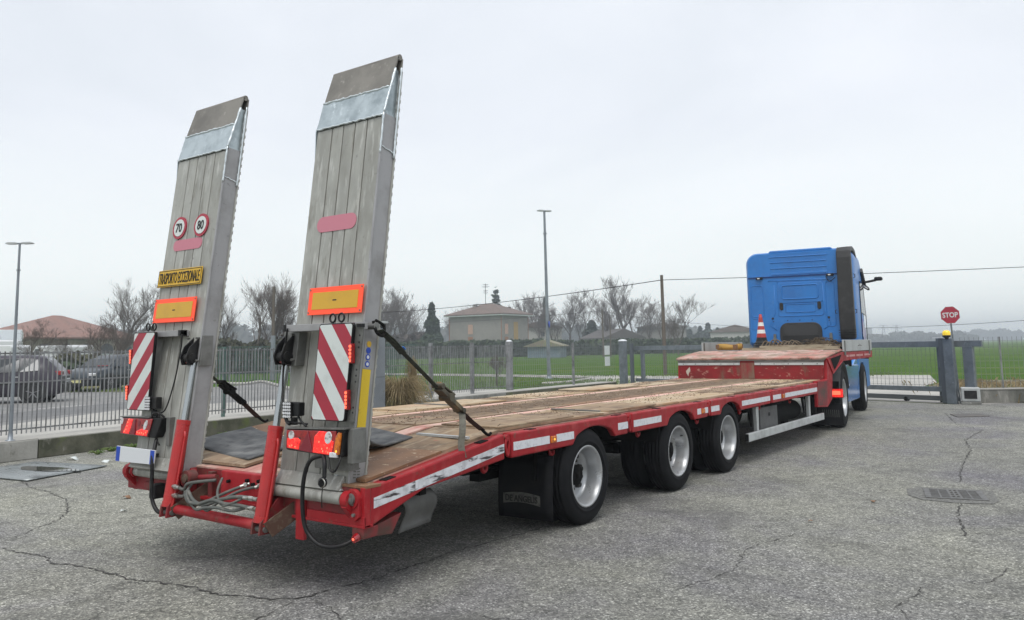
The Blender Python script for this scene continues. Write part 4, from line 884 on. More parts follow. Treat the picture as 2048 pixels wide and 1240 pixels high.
for i in range(260):
    x=random.gauss(0,.22); y=random.gauss(0,.16); h=max(.01,.16*math.exp(-(x*x)/.10)*random.random()); a=random.random()*6.3; l=random.uniform(.04,.16)
    p=[(x,y,h),(x+l*.5*math.cos(a),y+l*.5*math.sin(a),h+random.uniform(-.01,.03)),(x+l*math.cos(a),y+l*math.sin(a),max(.005,h+random.uniform(-.04,.03)))]
    m.tube(p,.005,3)
d_=MB().grid(lambda u,v:(.42*(u-.5)*1.6,.42*(v-.5),.11*math.sin(math.pi*u)*math.sin(math.pi*v)+.03*noise.noise(Vector((u*9,v*9,0)))),14,8)
o=d_.build('debris_heap',BR,loc=(.72,11.85,1.37),fix=False); q_=m.build('loose_twigs',BR,o,fix=False); q_['kind']='stuff'; tag(o,'brown heap of rope, bark and twigs at the right of the neck deck','debris heap')
m=MB()
for i in range(9):
    x=-.3+i*.07; m.tube(smooth([(x,0,.02),(x+.05,.1,.10+.05*random.random()),(x+.2,.05,.04)],4),.014,5)
o=m.build('rope_coil',mat('dirty_rope',(.12,.09,.06),.9,bump=(150,.5,.004)),loc=(-.05,11.75,1.36),fix=False); tag(o,'dirty brown rope lying loose beside the cone on the neck deck','rope')
# black rubber mats on the beavertail
def matsheet(poly_fn,nm,lb,curl):
    m=MB(); m.grid(poly_fn,28,16); o=m.build(nm,RUB,fix=False); o.modifiers.new('t','SOLIDIFY').thickness=.014; tag(o,lb,'rubber mat',group='rubber mats on the beavertail'); return o
def left_mat(u,v):
    A=Vector((-1.10,.36));B=Vector((-.06,.16));C_=Vector((-.02,.62));D=Vector((-1.12,.97))
    q=(A*(1-u)+B*u)*(1-v)+(D*(1-u)+C_*u)*v
    z=topz(q.y)+.042+.010*math.sin(q.x*7+q.y*5)+.008*noise.noise(Vector((q.x*4,q.y*6,1)))
    return (q.x,q.y,z)
matsheet(left_mat,'rubber_mat','grey scuffed rubber mat lying flat behind the left ramp',0)
def right_mat(u,v):
    A=Vector((.12,.62));B=Vector((.74,.56));C_=Vector((.70,1.0));D=Vector((.0,1.22))
    q=(A*(1-u)+B*u)*(1-v)+(D*(1-u)+C_*u)*v
    z=topz(q.y)+.036+.05*max(0,1-v*3)**1.5*max(0,(u-.45)/.55)**1.5+.03*max(0,(u-.85)/.15)*(1-v)
    return (q.x-.02*max(0,1-v*4),q.y,z)
matsheet(right_mat,'rubber_mat','black rubber mat with a curled edge behind the right ramp',1)
# ratchet straps
def strap(sd,lb):
    r=thing('ratchet_strap',lb,'strap',(sd*1.2,.15,1.60),0,'straps holding the ramps')
    x=sd*1.2; A=Vector((sd*1.165,.165,1.60))-r.location; Bk=Vector((sd*1.19,.72,1.19))-r.location; E_=Vector((sd*1.235,1.17,.845))-r.location; Mid=Vector((sd*1.2,.95,1.02))-r.location
    d=(Bk-A).normalized()
    MB().tube(smooth([A+V(0,-.02,.03),A+V(sd*.02,-.01,-.04),A+V(sd*.015,.05,-.06),A+V(sd*.01,.06,.0),A+V(0,.0,.035)],6),.010,6).build('anchor_hook',SOOT,r)
    MB().cyl(A+V(-sd*.065,-.01,0),A+V(sd*.02,-.01,0),.022,n=14).build('ramp_pin',STEEL,r)
    MB().strip([A+V(0,.04,-.03),A+(Bk-A)*.5+V(0,0,.004),Bk],.032,(1,.25,.2),.004).build('upper_webbing',STRAP,r)
    MB().strip([A+V(0,.035,-.025),A+(Bk-A)*.25+V(0,0,.012),A+(Bk-A)*.42],.05,(1,.25,.2),.004).build('doubled_webbing',STRAP,r)
    if sd>0: MB().strip([A+(Bk-A)*.37+V(0,0,.018),A+(Bk-A)*.41+V(0,0,.018)],.052,(1,.25,.2),.006).build('blue_tag',TAPE,r)
    m=MB(); dd=(Mid-Bk)
    m.beam(Bk,Bk+dd*1.0,.075,.03); m.cyl(Bk+dd*.35+V(-.05,0,0),Bk+dd*.35+V(.05,0,0),.028,n=12); m.beam(Bk+dd*.0+V(0,0,.035),Bk+dd*.6+V(0,0,.055),.06,.012); m.cyl(Bk+V(-.045,0,.02),Bk+V(.045,0,.02),.018,n=10); m.cyl(Bk+dd*.9+V(-.045,0,0),Bk+dd*.9+V(.045,0,0),.016,n=10)
    m.build('ratchet_buckle',BUCK if sd>0 else SOOT,r,bevel=.004)
    if sd>0: MB().beam(Bk+dd*.02+V(0,-.01,.04),Bk+dd*.22+V(0,-.01,.05),.045,.03).build('ratchet_grip',mat('worn_grip',(.30,.19,.08),.6,vary=[((.1,.08,.05),20,.5,.7)]),r,bevel=.008)
    MB().strip([Mid,Mid+(E_-Mid)*.4,E_+V(0,-.04,.04)],.042 if sd>0 else .05,(1,.6,.1),.004).build('lower_webbing',mat('brown_webbing',(.05,.028,.022),.85),r)
    MB().tube(smooth([E_+V(0,-.05,.05),E_+V(0,-.01,.02),E_+V(0,.03,.0),E_+V(0,.06,.012)],4),.011,6).build('end_hook',SOOT,r)
    if sd>0:
        T0=Bk+dd*.95
        MB().strip(smooth([T0,T0+V(.03,-.02,-.03),T0+V(.055,-.05,-.12),T0+V(.05,-.06,-.22),T0+V(.06,-.05,-.30)],5),.045,(.75,.66,0),.003).build('loose_webbing',STRAPG,r)
    return r
strap(1,'dark ratchet strap with blue tag and loose grey tail, holding the right ramp')
strap(-1,'blackened ratchet strap behind the left ramp, running down to the far side of the deck')
# ================================================================== GROUND
def asphalt():
    mt=bpy.data.materials.new('old_asphalt'); mt.use_nodes=True; nt=mt.node_tree; N=nt.nodes; L=nt.links; p=N['Principled BSDF']
    tc=N.new('ShaderNodeTexCoord'); vec=tc.outputs['Object']
    def noise_(s,d=5,r=.6,dist=0):
        n=N.new('ShaderNodeTexNoise'); n.inputs['Scale'].default_value=s; n.inputs['Detail'].default_value=d; n.inputs['Roughness'].default_value=r; n.inputs['Distortion'].default_value=dist; L.new(vec,n.inputs['Vector']); return n.outputs[0]
    def ramp_(src,stops):
        c=N.new('ShaderNodeValToRGB'); L.new(src,c.inputs[0]); e=c.color_ramp.elements
        while len(e)<len(stops): e.new(.5)
        for i,(q,col) in enumerate(stops): e[i].position=q; e[i].color=(*col,1)
        return c.outputs[0]
    def mix(a,b,f,mode='MIX'):
        m=N.new('ShaderNodeMixRGB'); m.blend_type=mode
        for i,q in ((0,f),(1,a),(2,b)):
            if hasattr(q,'links') or hasattr(q,'is_linked'): L.new(q,m.inputs[i])
            elif isinstance(q,(int,float)): m.inputs[i].default_value=q
            else: m.inputs[i].default_value=(*q,1)
        return m.outputs[0]
    # stones: voronoi cells, each its own grey
    vo=N.new('ShaderNodeTexVoronoi'); vo.inputs['Scale'].default_value=100; L.new(vec,vo.inputs['Vector'])
    sp=N.new('ShaderNodeSeparateColor'); L.new(vo.outputs['Color'],sp.inputs[0])
    stones=ramp_(sp.outputs[0],[(0,(.078,.077,.074)),(.30,(.145,.144,.138)),(.68,(.225,.223,.210)),(.90,(.335,.332,.310)),(1,(.60,.595,.56))])
    v2=N.new('ShaderNodeTexVoronoi'); v2.inputs['Scale'].default_value=28; L.new(vec,v2.inputs['Vector']); s2=N.new('ShaderNodeSeparateColor'); L.new(v2.outputs['Color'],s2.inputs[0])
    big=ramp_(s2.outputs[1],[(0,(.09,.09,.085)),(.5,(.17,.167,.158)),(1,(.28,.275,.255))])
    base=mix(stones,big,.30)
    tint=ramp_(noise_(.55,4,.6,.6),[(.30,(.86,.84,.93)),(.50,(1.02,1.02,.985)),(.70,(1.15,1.15,1.05))])
    base=mix(base,tint,1,'MULTIPLY')
    sc=ramp_(noise_(5,5,.65),[(.32,(.82,.82,.80)),(.55,(1.04,1.04,1.03)),(.75,(1.2,1.2,1.16))]); base=mix(base,sc,1,'MULTIPLY')
    fine=ramp_(noise_(34,3,.7),[(.30,(.72,.72,.72)),(.52,(1,1,1)),(.72,(1.28,1.28,1.26))]); base=mix(base,fine,1,'MULTIPLY')
    oil=ramp_(noise_(.9,5,.55,1.2),[(.57,(0,0,0)),(.70,(.60,.60,.60))]); base=mix(base,(.085,.083,.078),oil)
    worn=ramp_(noise_(.22,3,.5,.8),[(.40,(.96,.96,.97)),(.60,(1.18,1.18,1.16))]); base=mix(base,worn,1,'MULTIPLY')
    # fine crazing between coarse blocks, only in places
    wv=N.new('ShaderNodeTexNoise'); wv.inputs['Scale'].default_value=2.2; wv.inputs['Detail'].default_value=5; L.new(vec,wv.inputs['Vector'])
    ws=N.new('ShaderNodeVectorMath'); ws.operation='SCALE'; ws.inputs['Scale'].default_value=.9; L.new(wv.outputs['Color'],ws.inputs[0])
    wa=N.new('ShaderNodeVectorMath'); L.new(vec,wa.inputs[0]); L.new(ws.outputs[0],wa.inputs[1])
    vc=N.new('ShaderNodeTexVoronoi'); vc.feature='DISTANCE_TO_EDGE'; vc.inputs['Scale'].default_value=.62; L.new(wa.outputs[0],vc.inputs['Vector'])
    cm=ramp_(vc.outputs['Distance'],[(0,(1,1,1)),(.004,(.6,.6,.6)),(.009,(0,0,0))]); pm=ramp_(noise_(.45,3,.5),[(.52,(0,0,0)),(.62,(.6,.6,.6))])
    base=mix(base,(.045,.044,.04),mix(cm,pm,1,'MULTIPLY'))
    L.new(base,p.inputs['Base Color']); p.inputs['Roughness'].default_value=.85; p.inputs['Specular IOR Level'].default_value=.2
    b=N.new('ShaderNodeBump'); b.inputs['Strength'].default_value=.55; b.inputs['Distance'].default_value=.006; L.new(vo.outputs['Distance'],b.inputs['Height'])
    b2=N.new('ShaderNodeBump'); b2.inputs['Strength'].default_value=.5; b2.inputs['Distance'].default_value=.02; L.new(noise_(6,6,.7),b2.inputs['Height']); L.new(b.outputs[0],b2.inputs['Normal']); L.new(b2.outputs[0],p.inputs['Normal'])
    return mt
ASP=asphalt()
GRASSM=mat('meadow_green',(.062,.125,.022),.9,spec=0,vary=[((.090,.150,.030),.35,.42,.62,(1,1,1)),((.045,.085,.022),1.7,.48,.66),((.125,.145,.045),.07,.52,.70,(1,3,1)),((.14,.125,.06),4,.62,.76),((.055,.10,.03),.03,.45,.6,(1,4,1),.6)],bump=(5,.6,.08),rnd=False)
ROADM=mat('pale_road',(.21,.205,.195),.85,vary=[((.165,.163,.16),.5,.4,.6),((.26,.255,.24),3,.5,.7)],bump=(30,.3,.01),rnd=False)
ROADD=mat('dark_road',(.125,.125,.127),.85,vary=[((.16,.158,.155),.8,.4,.6)],bump=(30,.3,.01),rnd=False)
CONC=mat('pale_concrete',(.40,.385,.35),.88,vary=[((.31,.30,.275),.8,.42,.66),((.22,.21,.19),6,.58,.75)],bump=(20,.3,.008),rnd=False)
def sheet(name,poly,z,mt,kind='structure'):
    m=MB(); m.add([(x,y,z) for x,y in poly],[tuple(range(len(poly)))]); o=m.build(name,mt,fix=False)
    if o.data.polygons[0].normal.z<0: o.data.flip_normals()
    tag(o,kind=kind); return o
m=MB()
def far(u,v):
    # one sheet to the horizon, finer near the yard
    x=(u*2-1); y=(v*2-1); return (-20+3000*abs(x)**3*(1 if x>0 else -1),20+3000*abs(y)**3*(1 if y>0 else -1),-.012)
m.grid(far,24,24); o=m.build('field',GRASSM,fix=False); o['kind']='structure'
WALLP=[(-6.9,-6),(-7.36,0),(-8.05,5.3),(-8.2,20.7)]
sheet('asphalt_yard',[(-6.85,-14)]+WALLP+[(-8.2,21.1),(2.0,17.5),(3.31,18.45),(16,25.6),(60,50),(60,-14)],0,ASP)
sheet('pavement',[(-8.0,-14),(-8.05,3),(-8.4,5.3),(-8.5,19.2),(-9.4,19.6),(-12.6,19.9),(-13.4,19.5),(-14.4,17.3),(-15.4,14),(-16.4,8.4),(-14.9,5.7),(-14.2,4.4),(-13.6,-14)],.004,CONC)
sheet('road',[(-13.6,-14),(-14.2,4.4),(-14.9,5.7),(-16.4,8.4),(-15.4,14),(-14.6,17),(-15.75,15.9),(-19.0,16.4),(-24.4,19.5),(-28,21.6),(-26.5,19.4),(-26.0,16.9),(-26.5,13.7),(-30.1,12.6),(-32.5,11.85),(-60,2),(-60,-14)],-.004,ROADM)
sheet('road_lane',[(-17.2,4.6),(-18.2,6.2),(-19.6,9.8),(-20.2,12.6),(-18.6,12.4),(-17.2,9.4),(-16.0,6.4),(-15.2,5.0),(-15.0,-14),(-18.5,-14)],0.0,ROADD)
m=MB()
for x,y in ((-19.2,7.3),(-18.4,3.3),(-18.2,-.5)): m.add([(x,y,.004),(x+.12,y,.004),(x-.15,y+1.5,.004),(x-.27,y+1.5,.004)],[(0,1,2,3)])
o=m.build('lane_markings',mat('road_paint',(.6,.6,.58),.7),fix=False); o['kind']='structure'
sheet('gate_apron',[(-8.55,21.3),(2.3,17.6),(3.4,18.7),(4.4,22.5),(.2,25.4),(.2,28),(-1.0,34.6),(-2.9,34.4),(-9,32.4),(-12.8,32.5),(-16.6,32.2),(-23.6,32.6),(-60,38),(-60,36),(-23.6,30.6),(-16.5,29.5),(-14.0,28.7),(-12.6,25.6)],.0,CONC)
m=MB()
m.tube(smooth([(-13.0,23.4,.02),(-12.6,24.4,.03),(-12.9,26.2,.03),(-13.9,28.6,.02),(-17,30.2,.02),(-25,31.4,.02)],5),.07,5); m.tube(smooth([(-15.4,14.2,.03),(-15.75,15.9,.03),(-19,16.4,.04),(-24.4,19.5,.04),(-27.9,21.5,.04),(-26.6,19.4,.04),(-30,20.2,.04)],5),.08,5)
o=m.build('kerb',CONC,fix=False); o['kind']='structure'
MOSS=mat('dry_verge',(.14,.125,.05),.95,vary=[((.09,.12,.035),2,.45,.65),((.21,.17,.09),5,.55,.72)],bump=(12,.6,.04),rnd=False)
sheet('verge',[(-26.4,13.9),(-30.1,12.8),(-32.5,12.0),(-60,2.2),(-60,12),(-36,17),(-30,17.8),(-26.6,17.0)],-.001,MOSS)
sheet('rough_ground',[(2.6,18.5),(3.31,18.8),(20,28.2),(26,36),(6,33),(.5,29.5),(.3,25.6),(4.5,22.6),(3.5,19)],.003,mat('rough_dry_ground',(.20,.165,.10),.95,vary=[((.11,.12,.045),1.2,.42,.62),((.30,.23,.14),5,.55,.75),((.10,.08,.055),9,.6,.75)],bump=(10,.7,.05),rnd=False))
# grass blades on the near verges (stuff)
def blades(name,areas,n,h,mt,seed):
    random.seed(seed); m=MB()
    for i in range(n):
        (x0,y0),(x1,y1),wd=random.choice(areas); t=random.random(); x=x0+(x1-x0)*t+random.gauss(0,wd); y=y0+(y1-y0)*t+random.gauss(0,wd*.6)
        a=random.random()*6.3; hh=h*random.uniform(.4,1.4); l=hh*random.uniform(.1,.7); w_=.012+hh*.03
        c,s_=math.cos(a),math.sin(a)
        m.add([(x-s_*w_,y+c*w_,0),(x+s_*w_,y-c*w_,0),(x+c*l*.5,y+s_*l*.5,hh*.7),(x+c*l,y+s_*l,hh*.85)],[(0,1,2),(1,3,2)])
    o=m.build(name,mt,fix=False); o['kind']='stuff'; return o
DRYG=mat('dry_grass',(.33,.255,.14),.9,vary=[((.20,.15,.07),3,.4,.6),((.13,.16,.05),1.2,.55,.7)],rnd=False)
GRNG=mat('green_grass',(.10,.17,.035),.9,vary=[((.17,.20,.06),2,.45,.65),((.06,.10,.03),.6,.5,.7)],rnd=False)
blades('dry_grass',[((3.0,19.2),(9,23),.8),((4,21),(12,27),1.6),((1.2,26.5),(2.4,22.8),.35),((3,24),(6,30),1.5)],5200,.20,DRYG,3)
blades('verge_grass',[((-9.0,20.3),(-12.5,22),.5),((-9.5,22),(-12.5,26),1.2),((-10,20.5),(-12,28),1.2),((-15,20),(-17,28),1.6),((-16,17.5),(-24,22),1.2),((-16,31),(-3,33),.3),((-2.5,34.7),(-12,33),.15),((-30,13.4),(-27,15.5),.9)],9500,.10,GRNG,4)
# cracks worn into the yard
CRK=mat('dark_crack',(.038,.036,.033),.95,vary=[((.14,.135,.125),9,.50,.62)],rnd=False)  # plain dark tone for the crack ribbons
def crack(pts,wd,seed,z=.0045):
    random.seed(seed); P=[Vector((*p,0)) for p in pts]; Q=[]
    for i in range(len(P)-1):
        n=max(2,int((P[i+1]-P[i]).length/.035)); d=(P[i+1]-P[i]).normalized(); nn=Vector((-d.y,d.x,0))
        for k in range(n): Q.append(P[i]+(P[i+1]-P[i])*k/n+nn*random.gauss(0,.011))
    Q.append(P[-1]); m=MB(); vs=[]
    for i,q in enumerate(Q):
        d=(Q[min(i+1,len(Q)-1)]-Q[max(i-1,0)]).normalized(); nn=Vector((-d.y,d.x,0)); w_=wd*random.uniform(.15,1.25)*(.3 if i in(0,len(Q)-1) else 1)
        vs+=[(q.x-nn.x*w_,q.y-nn.y*w_,z),(q.x+nn.x*w_,q.y+nn.y*w_,z)]
    m.add(vs,[(2*i,2*i+1,2*i+3,2*i+2) for i in range(len(Q)-1)])
    o=m.build('ground_crack',CRK,fix=False); o['kind']='structure'
crack([(-2.15,-.52),(-1.82,-.49),(-1.62,-.45),(-1.33,-.53),(-1.14,-.46),(-.84,-.44),(-.44,-.44),(-.3,-.39),(.05,-.32),(.34,-.32),(.64,-.22),(.81,-.11),(.83,.11),(.9,.38),(.89,.67),(.9,.9),(.89,1.21),(.95,1.69),(1.03,2.35)],.0085,1)
crack([(.95,-.60),(.85,-.28),(.83,-.16)],.005,2); crack([(.88,-.08),(1.13,-.15),(1.3,-.24),(1.42,-.5)],.004,3); crack([(-2.15,-.52),(-3.2,-.6),(-4.4,-.9)],.006,4)
crack([(-5.56,1.11),(-5.01,.95),(-4.46,.91),(-3.84,.78),(-3.4,.59),(-2.95,.32),(-2.73,.09),(-2.61,-.1),(-2.4,-.31),(-2.3,-.6)],.006,5)
crack([(2.2,14.9),(2.71,12.48),(3.17,11.78),(3.09,10.17),(3.29,8.99),(3.37,7.48),(3.5,6.15)],.0065,6)
crack([(3.67,4.9),(3.67,4.62),(3.77,3.99),(3.86,3.56)],.007,7); crack([(4.05,2.23),(4.13,2.37),(4.15,2.57),(4.2,2.76)],.006,8); crack([(2.43,5.19),(2.67,5.17),(3.05,5.08)],.005,9); crack([(3.9,1.2),(3.75,1.6),(3.83,2.1)],.004,10)
crack([(2.6,1.2),(2.75,1.8),(2.62,2.4),(2.8,3.1)],.0035,12); crack([(1.9,.2),(2.2,.3),(2.5,.15)],.0035,13)
# patches: drain, cover, steel sheet
dr=thing('drain_grate','rectangular slotted steel drain grate set in the asphalt at the right','drain',(0,0,0))
IRON=mat('cast_iron_worn',(.15,.147,.14),.55,.5,vary=[((.09,.085,.08),12,.45,.7),((.26,.26,.26),30,.6,.75)])
A=Vector((3.36,5.06));B=Vector((3.86,5.16));C2=Vector((3.74,5.66));D=Vector((3.26,5.54))
def dq(u,v,z): q=(A*(1-u)+B*u)*(1-v)+(D*(1-u)+C2*u)*v; return (q.x,q.y,z)
def dbox(nm,u0,u1,v0,v1,z0,z1,mt): 
    vs=[dq(u,v,z) for z in (z0,z1) for v in (v0,v1) for u in (u0,u1)]; return MB().add(vs,[(0,2,3,1),(4,5,7,6),(0,1,5,4),(2,6,7,3),(0,4,6,2),(1,3,7,5)]).build(nm,mt,dr)
dbox('pit',.03,.97,.03,.97,.002,.004,INK)
for a in ((0,1,0,.06),(0,1,.94,1),(0,.10,.06,.94),(.90,1,.06,.94),(.40,.44,.06,.94),(.485,.515,.06,.94),(.56,.60,.06,.94)): dbox('frame_bar',*a,.003,.012,IRON)
for k in range(4):
    v=.06+.88*k/4
    dbox('cross_bar',.44,.56,v,v+.07,.004,.0115,IRON)
for s0 in (.10,.60):
    for k in range(11): dbox('slot_bar',s0,s0+.30,.075+k*.079,.075+k*.079+.036,.004,.011,IRON)
    dbox('slot_bridge',s0+.14,s0+.165,.06,.94,.005,.0118,IRON)
o=sheet('drain_surround',[(3.12,5.48),(3.2,5.12),(3.34,4.96),(3.62,4.93),(3.9,5.04),(3.93,5.2),(3.83,5.74),(3.6,5.76),(3.2,5.64)],.0042,mat('darker_patch',(.12,.118,.108),.85,vary=[((.20,.197,.18),34,.42,.58),((.06,.06,.055),60,.5,.62)],bump=(60,.6,.01)))
o=MB().prism([(2.32,14.64),(2.81,14.98),(3.01,14.45),(2.53,14.0)],.002,.012,'z').build('access_cover',mat('rusty_cover',(.09,.085,.08),.75,vary=[((.14,.12,.10),8,.45,.7)])); tag(o,'dark square steel access cover in the asphalt near the sliding gate','cover')
sh=MB().grid(lambda u,v:((-6.9*(1-u)+-5.47*u)*(1-v)+(-7.16*(1-u)+-5.84*u)*v,(.92*(1-u)+1.12*u)*(1-v)+(1.96*(1-u)+2.26*u)*v,.022+.006*math.sin(u*3)*math.sin(v*3)),8,6).build('steel_sheet',mat('grey_sheet',(.27,.29,.29),.38,.35,vary=[((.20,.22,.22),2,.45,.65),((.13,.14,.14),1.4,.58,.68,(1,2.4,1))],rvar=.2),fix=False)
sh.modifiers.new('t','SOLIDIFY').thickness=.012; tag(sh,'grey steel sheet lying on the asphalt by the low wall','metal sheet')
pd=MB().add([(-6.15+.5*math.cos(t)*(1+.2*math.sin(3*t)) ,1.66+.16*math.sin(t)+.10*math.cos(t),.031) for t in [2*math.pi*k/26 for k in range(26)]],[tuple(range(26))]).build('puddle',mat('shallow_water',(.05,.052,.05),.05,spec=.8),fix=False); tag(pd,kind='structure')
for i,(x,y,r,c) in enumerate(((-3.35,1.15,.05,'dead_leaf'),(-2.7,.75,.03,'paper_scrap'),(-5.2,2.95,.05,'paper_scrap'),(-5.0,3.2,.04,'paper_scrap'),(-6.3,2.5,.06,'paper_scrap'),(-7.0,2.4,.09,'paper_scrap'),(3.0,4.6,.03,'dead_leaf'),(2.75,3.5,.02,'dead_leaf'),(4.2,7.4,.05,'dead_leaf'))):
    m=MB(); m.grid(lambda u,v:(r*(u*2-1)*(1-.4*v),r*.6*(v*2-1),.008+r*.35*math.sin(u*3+v)),4,3)
    o=m.build(c,PLYB if c=='dead_leaf' else HWHITE,loc=(x,y,.004),rot=(0,0,i*1.3),fix=False); o.modifiers.new('t','SOLIDIFY').thickness=.002
    tag(o,('curled brown leaf on the asphalt, ' if c=='dead_leaf' else 'small pale scrap of paper on the ground, ')+['left of the trailer tail','nearer the trailer tail on the left','below the left wall, nearer the trailer','under the mossy wall beside the first scrap','between the steel sheet and the wall','touching the steel sheet at the wall foot','left of the drain grate','in front of the drain grate','beyond the drain grate'][i],'litter')
# ================================================================== WALLS AND FENCES
WCON=mat('fresh_wall_concrete',(.36,.35,.32),.9,vary=[((.24,.235,.21),2.5,.45,.68,(1,1,.6)),((.13,.125,.10),7,.6,.78)],bump=(25,.4,.01))
WMOSHADE=mat('moss_and_shade_concrete',(.115,.112,.080),.95,vary=[((.06,.063,.04),3,.42,.62),((.10,.125,.035),2,.55,.68),((.26,.25,.22),6,.62,.76,(1,1,.4))],bump=(25,.6,.012))
WMID=mat('grey_wall_concrete',(.25,.25,.23),.92,vary=[((.14,.14,.125),3,.45,.66,(1,1,.3)),((.36,.355,.33),6,.58,.75)],bump=(25,.5,.012))
def path_at(P,y):
    for (x0,y0),(x1,y1) in zip(P,P[1:]):
        if y0<=y<=y1: return x0+(x1-x0)*(y-y0)/(y1-y0)
    return P[-1][0]
wl=thing('low_wall','low concrete wall with mossy face carrying the picket fence along the left side','wall',(-7.4,0,0))
def local(o,root): 
    o.data.transform(Matrix.Translation(-Vector(root.location))); return o
ysw=[-6,-4,-2,0,2.22,4.6,6.9,9.2,11.2,12.7,14.3,15.9,17.5,19.1,20.6]
for a,b in zip(ysw,ysw[1:]):
    xa,xb=path_at(WALLP,a),path_at(WALLP,b); mt=WCON if b<=2.3 else (WMOSHADE if b<9.5 or a>14.2 else WMID)  # beyond the corner post the dark mossy colour paints the wall's shade
    zt=.272 if b<=2.3 else .262
    m=MB(); g=.006; m.add([(xa,a+g,0),(xb,b-g,0),(xb-.42,b-g,0),(xa-.42,a+g,0),(xa,a+g,zt),(xb,b-g,zt),(xb-.42,b-g,zt),(xa-.42,a+g,zt)],[(0,1,2,3),(7,6,5,4),(0,4,5,1),(1,5,6,2),(2,6,7,3),(3,7,4,0)])
    local(m.build('wall_section',mt,wl,bevel=.012),wl)
    m=MB(); m.add([(xa-.008,a+.002,zt-.004),(xb-.008,b-.002,zt-.004),(xb-.6,b-.002,zt-.004),(xa-.6,a+.002,zt-.004),(xa-.008,a+.002,zt+.012),(xb-.008,b-.002,zt+.012),(xb-.6,b-.002,zt+.012),(xa-.6,a+.002,zt+.012)],[(0,1,2,3),(7,6,5,4),(0,4,5,1),(1,5,6,2),(2,6,7,3),(3,7,4,0)])
    local(m.build('wall_top',CONC,wl),wl)
FGR=mat('galvanised_fence',(.30,.305,.31),.5,.5,vary=[((.14,.14,.14),3,.45,.65)])
FGN=mat('green_fence_post',(.10,.17,.15),.5,vary=[((.07,.11,.10),6,.45,.7)])
fn=thing('picket_fence','grey galvanised fence of thin vertical bars standing on the low wall, left side','fence',(-7.8,0,0))
FP=[(x-.40,y) for x,y in WALLP]
pm=MB().box(-.006,.006,-.0075,.0075,.335,1.53).mesh('picket',FGR)
y=-5.5; k=0
while y<15.0:
    o=bpy.data.objects.new('picket',pm); COL.objects.link(o); o.parent=fn; o.location=(path_at(FP,y)+7.8,y,0); k+=1
    y+=.0715
for z in (.40,1.08,1.50):
    for (x0,y0),(x1,y1) in zip(FP,FP[1:]):
        y1b=min(y1,15.05); x1b=path_at(FP,y1b)
        if y0<15: local(MB().beam((x0-.016,y0,z),(x1b-.016,y1b,z),.008,.022).build('fence_rail',FGR,fn),fn)
for y,w_,mt,h in ((5.85,.055,FGN,1.56),(-1.6,.055,FGR,1.56),(9.3,.055,FGR,1.56),(11.75,.075,FGR,1.60),(13.4,.075,FGR,1.60),(15.1,.15,FGR,1.62)):
    x=path_at(FP,y)-.05; local(MB().box(x-w_/2,x+w_/2,y-w_/2,y+w_/2,.27,h).build('fence_post',mt,fn,bevel=.004),fn)
    if w_>.14: local(MB().lathe([(0,.05),(.05,.045),(.09,.01),(.09,0)],(x,y,h),'z',14).build('post_cap',PLATE,fn),fn)
# wire mesh from the corner post to the gate
def meshfence(name,label,P0,P1,z0,z1,dv,dh,mt,r=.004,posts=(),cat='wire fence'):
    f=thing(name,label,cat,(P0[0],P0[1],0)); P0=Vector((*P0,0)); P1=Vector((*P1,0)); Ln=(P1-P0).length; d=(P1-P0)/Ln
    m=MB(); n=int(Ln/dv)
    for i in range(n+1): p=d*(Ln*i/n); m.beam(p+V(0,0,z0),p+V(0,0,z1),r*1.6,r*1.6,up=d)
    k=0; z=z0
    while z<=z1+.001: m.beam(V(0,0,z),d*Ln+V(0,0,z),r*1.6,r*1.6); z+=dh
    o=m.build('wire_mesh',mt,f,fix=False); o['kind']='stuff'
    for t,w_,h in posts: p=d*(Ln*t); MB().box(p.x-w_/2,p.x+w_/2,p.y-w_/2,p.y+w_/2,.0,h).build('fence_post',FGR,f,bevel=.004)
    return f
WIRE=mat('fence_wire',(.20,.215,.22),.5,.4)
mf=meshfence('wire_fence','grey wire mesh fence with two white notices, between the corner post and the sliding gate',(-8.58,15.2),(-8.35,20.8),.33,1.55,.105,.155,WIRE,.0045,((.55,.06,1.57),))
for z0 in (1.16,.80):
    o=MB().box(-.003,.003,-.17,.17,0,.30).build('notice_sheet',HWHITE,loc=(-8.36,20.3,z0)); tag(o,('upper' if z0>1 else 'lower')+' white notice sheet tied to the wire fence beside the left gate post','notice')
# sliding gate ---------------------------------------------------------
G0=Vector((2.0,17.6,0)); G1=Vector((-8.2,21.1,0)); gd=(G1-G0).normalized(); gn=Vector((gd.y,-gd.x,0))
if gn.y<0: gn=-gn
GATEM=mat('galvanised_gate',(.20,.225,.245),.48,.5,vary=[((.145,.165,.18),5,.42,.66),((.29,.31,.33),14,.6,.75)],rvar=.1)
gt=thing('sliding_gate','long grey galvanised sliding gate with wire mesh infill, closed across the yard exit','gate',G0)
LG=(G1-G0).length
def gb(nm,a,b,z0,z1,off,th,par=gt,mt=GATEM,bev=.006): return MB().beam(gd*a+gn*off+V(0,0,(z0+z1)/2),gd*b+gn*off+V(0,0,(z0+z1)/2),th,z1-z0).build(nm,mt,par,bevel=bev)
gb('top_rail',-.62,LG-.35,1.285,1.425,.24,.08); gb('lower_rail',.0,LG-.35,.255,.365,.24,.08); gb('track_beam',.0,LG-.3,.045,.155,.24,.10,mt=mat('dark_track',(.10,.105,.11),.6,.3))
for t in (.18,): gb('gate_upright',t,t+.10,.25,1.29,.24,.09)
gb('gate_upright',LG-.75,LG-.62,.25,1.29,.24,.09); gb('gate_upright',3.6,3.68,.25,1.29,.24,.07); gb('gate_upright',7.0,7.08,.25,1.29,.24,.07)
gb('end_upright',-.42,-.20,.34,1.29,.24,.10)
m=MB()
n=int((LG-1)/.105)
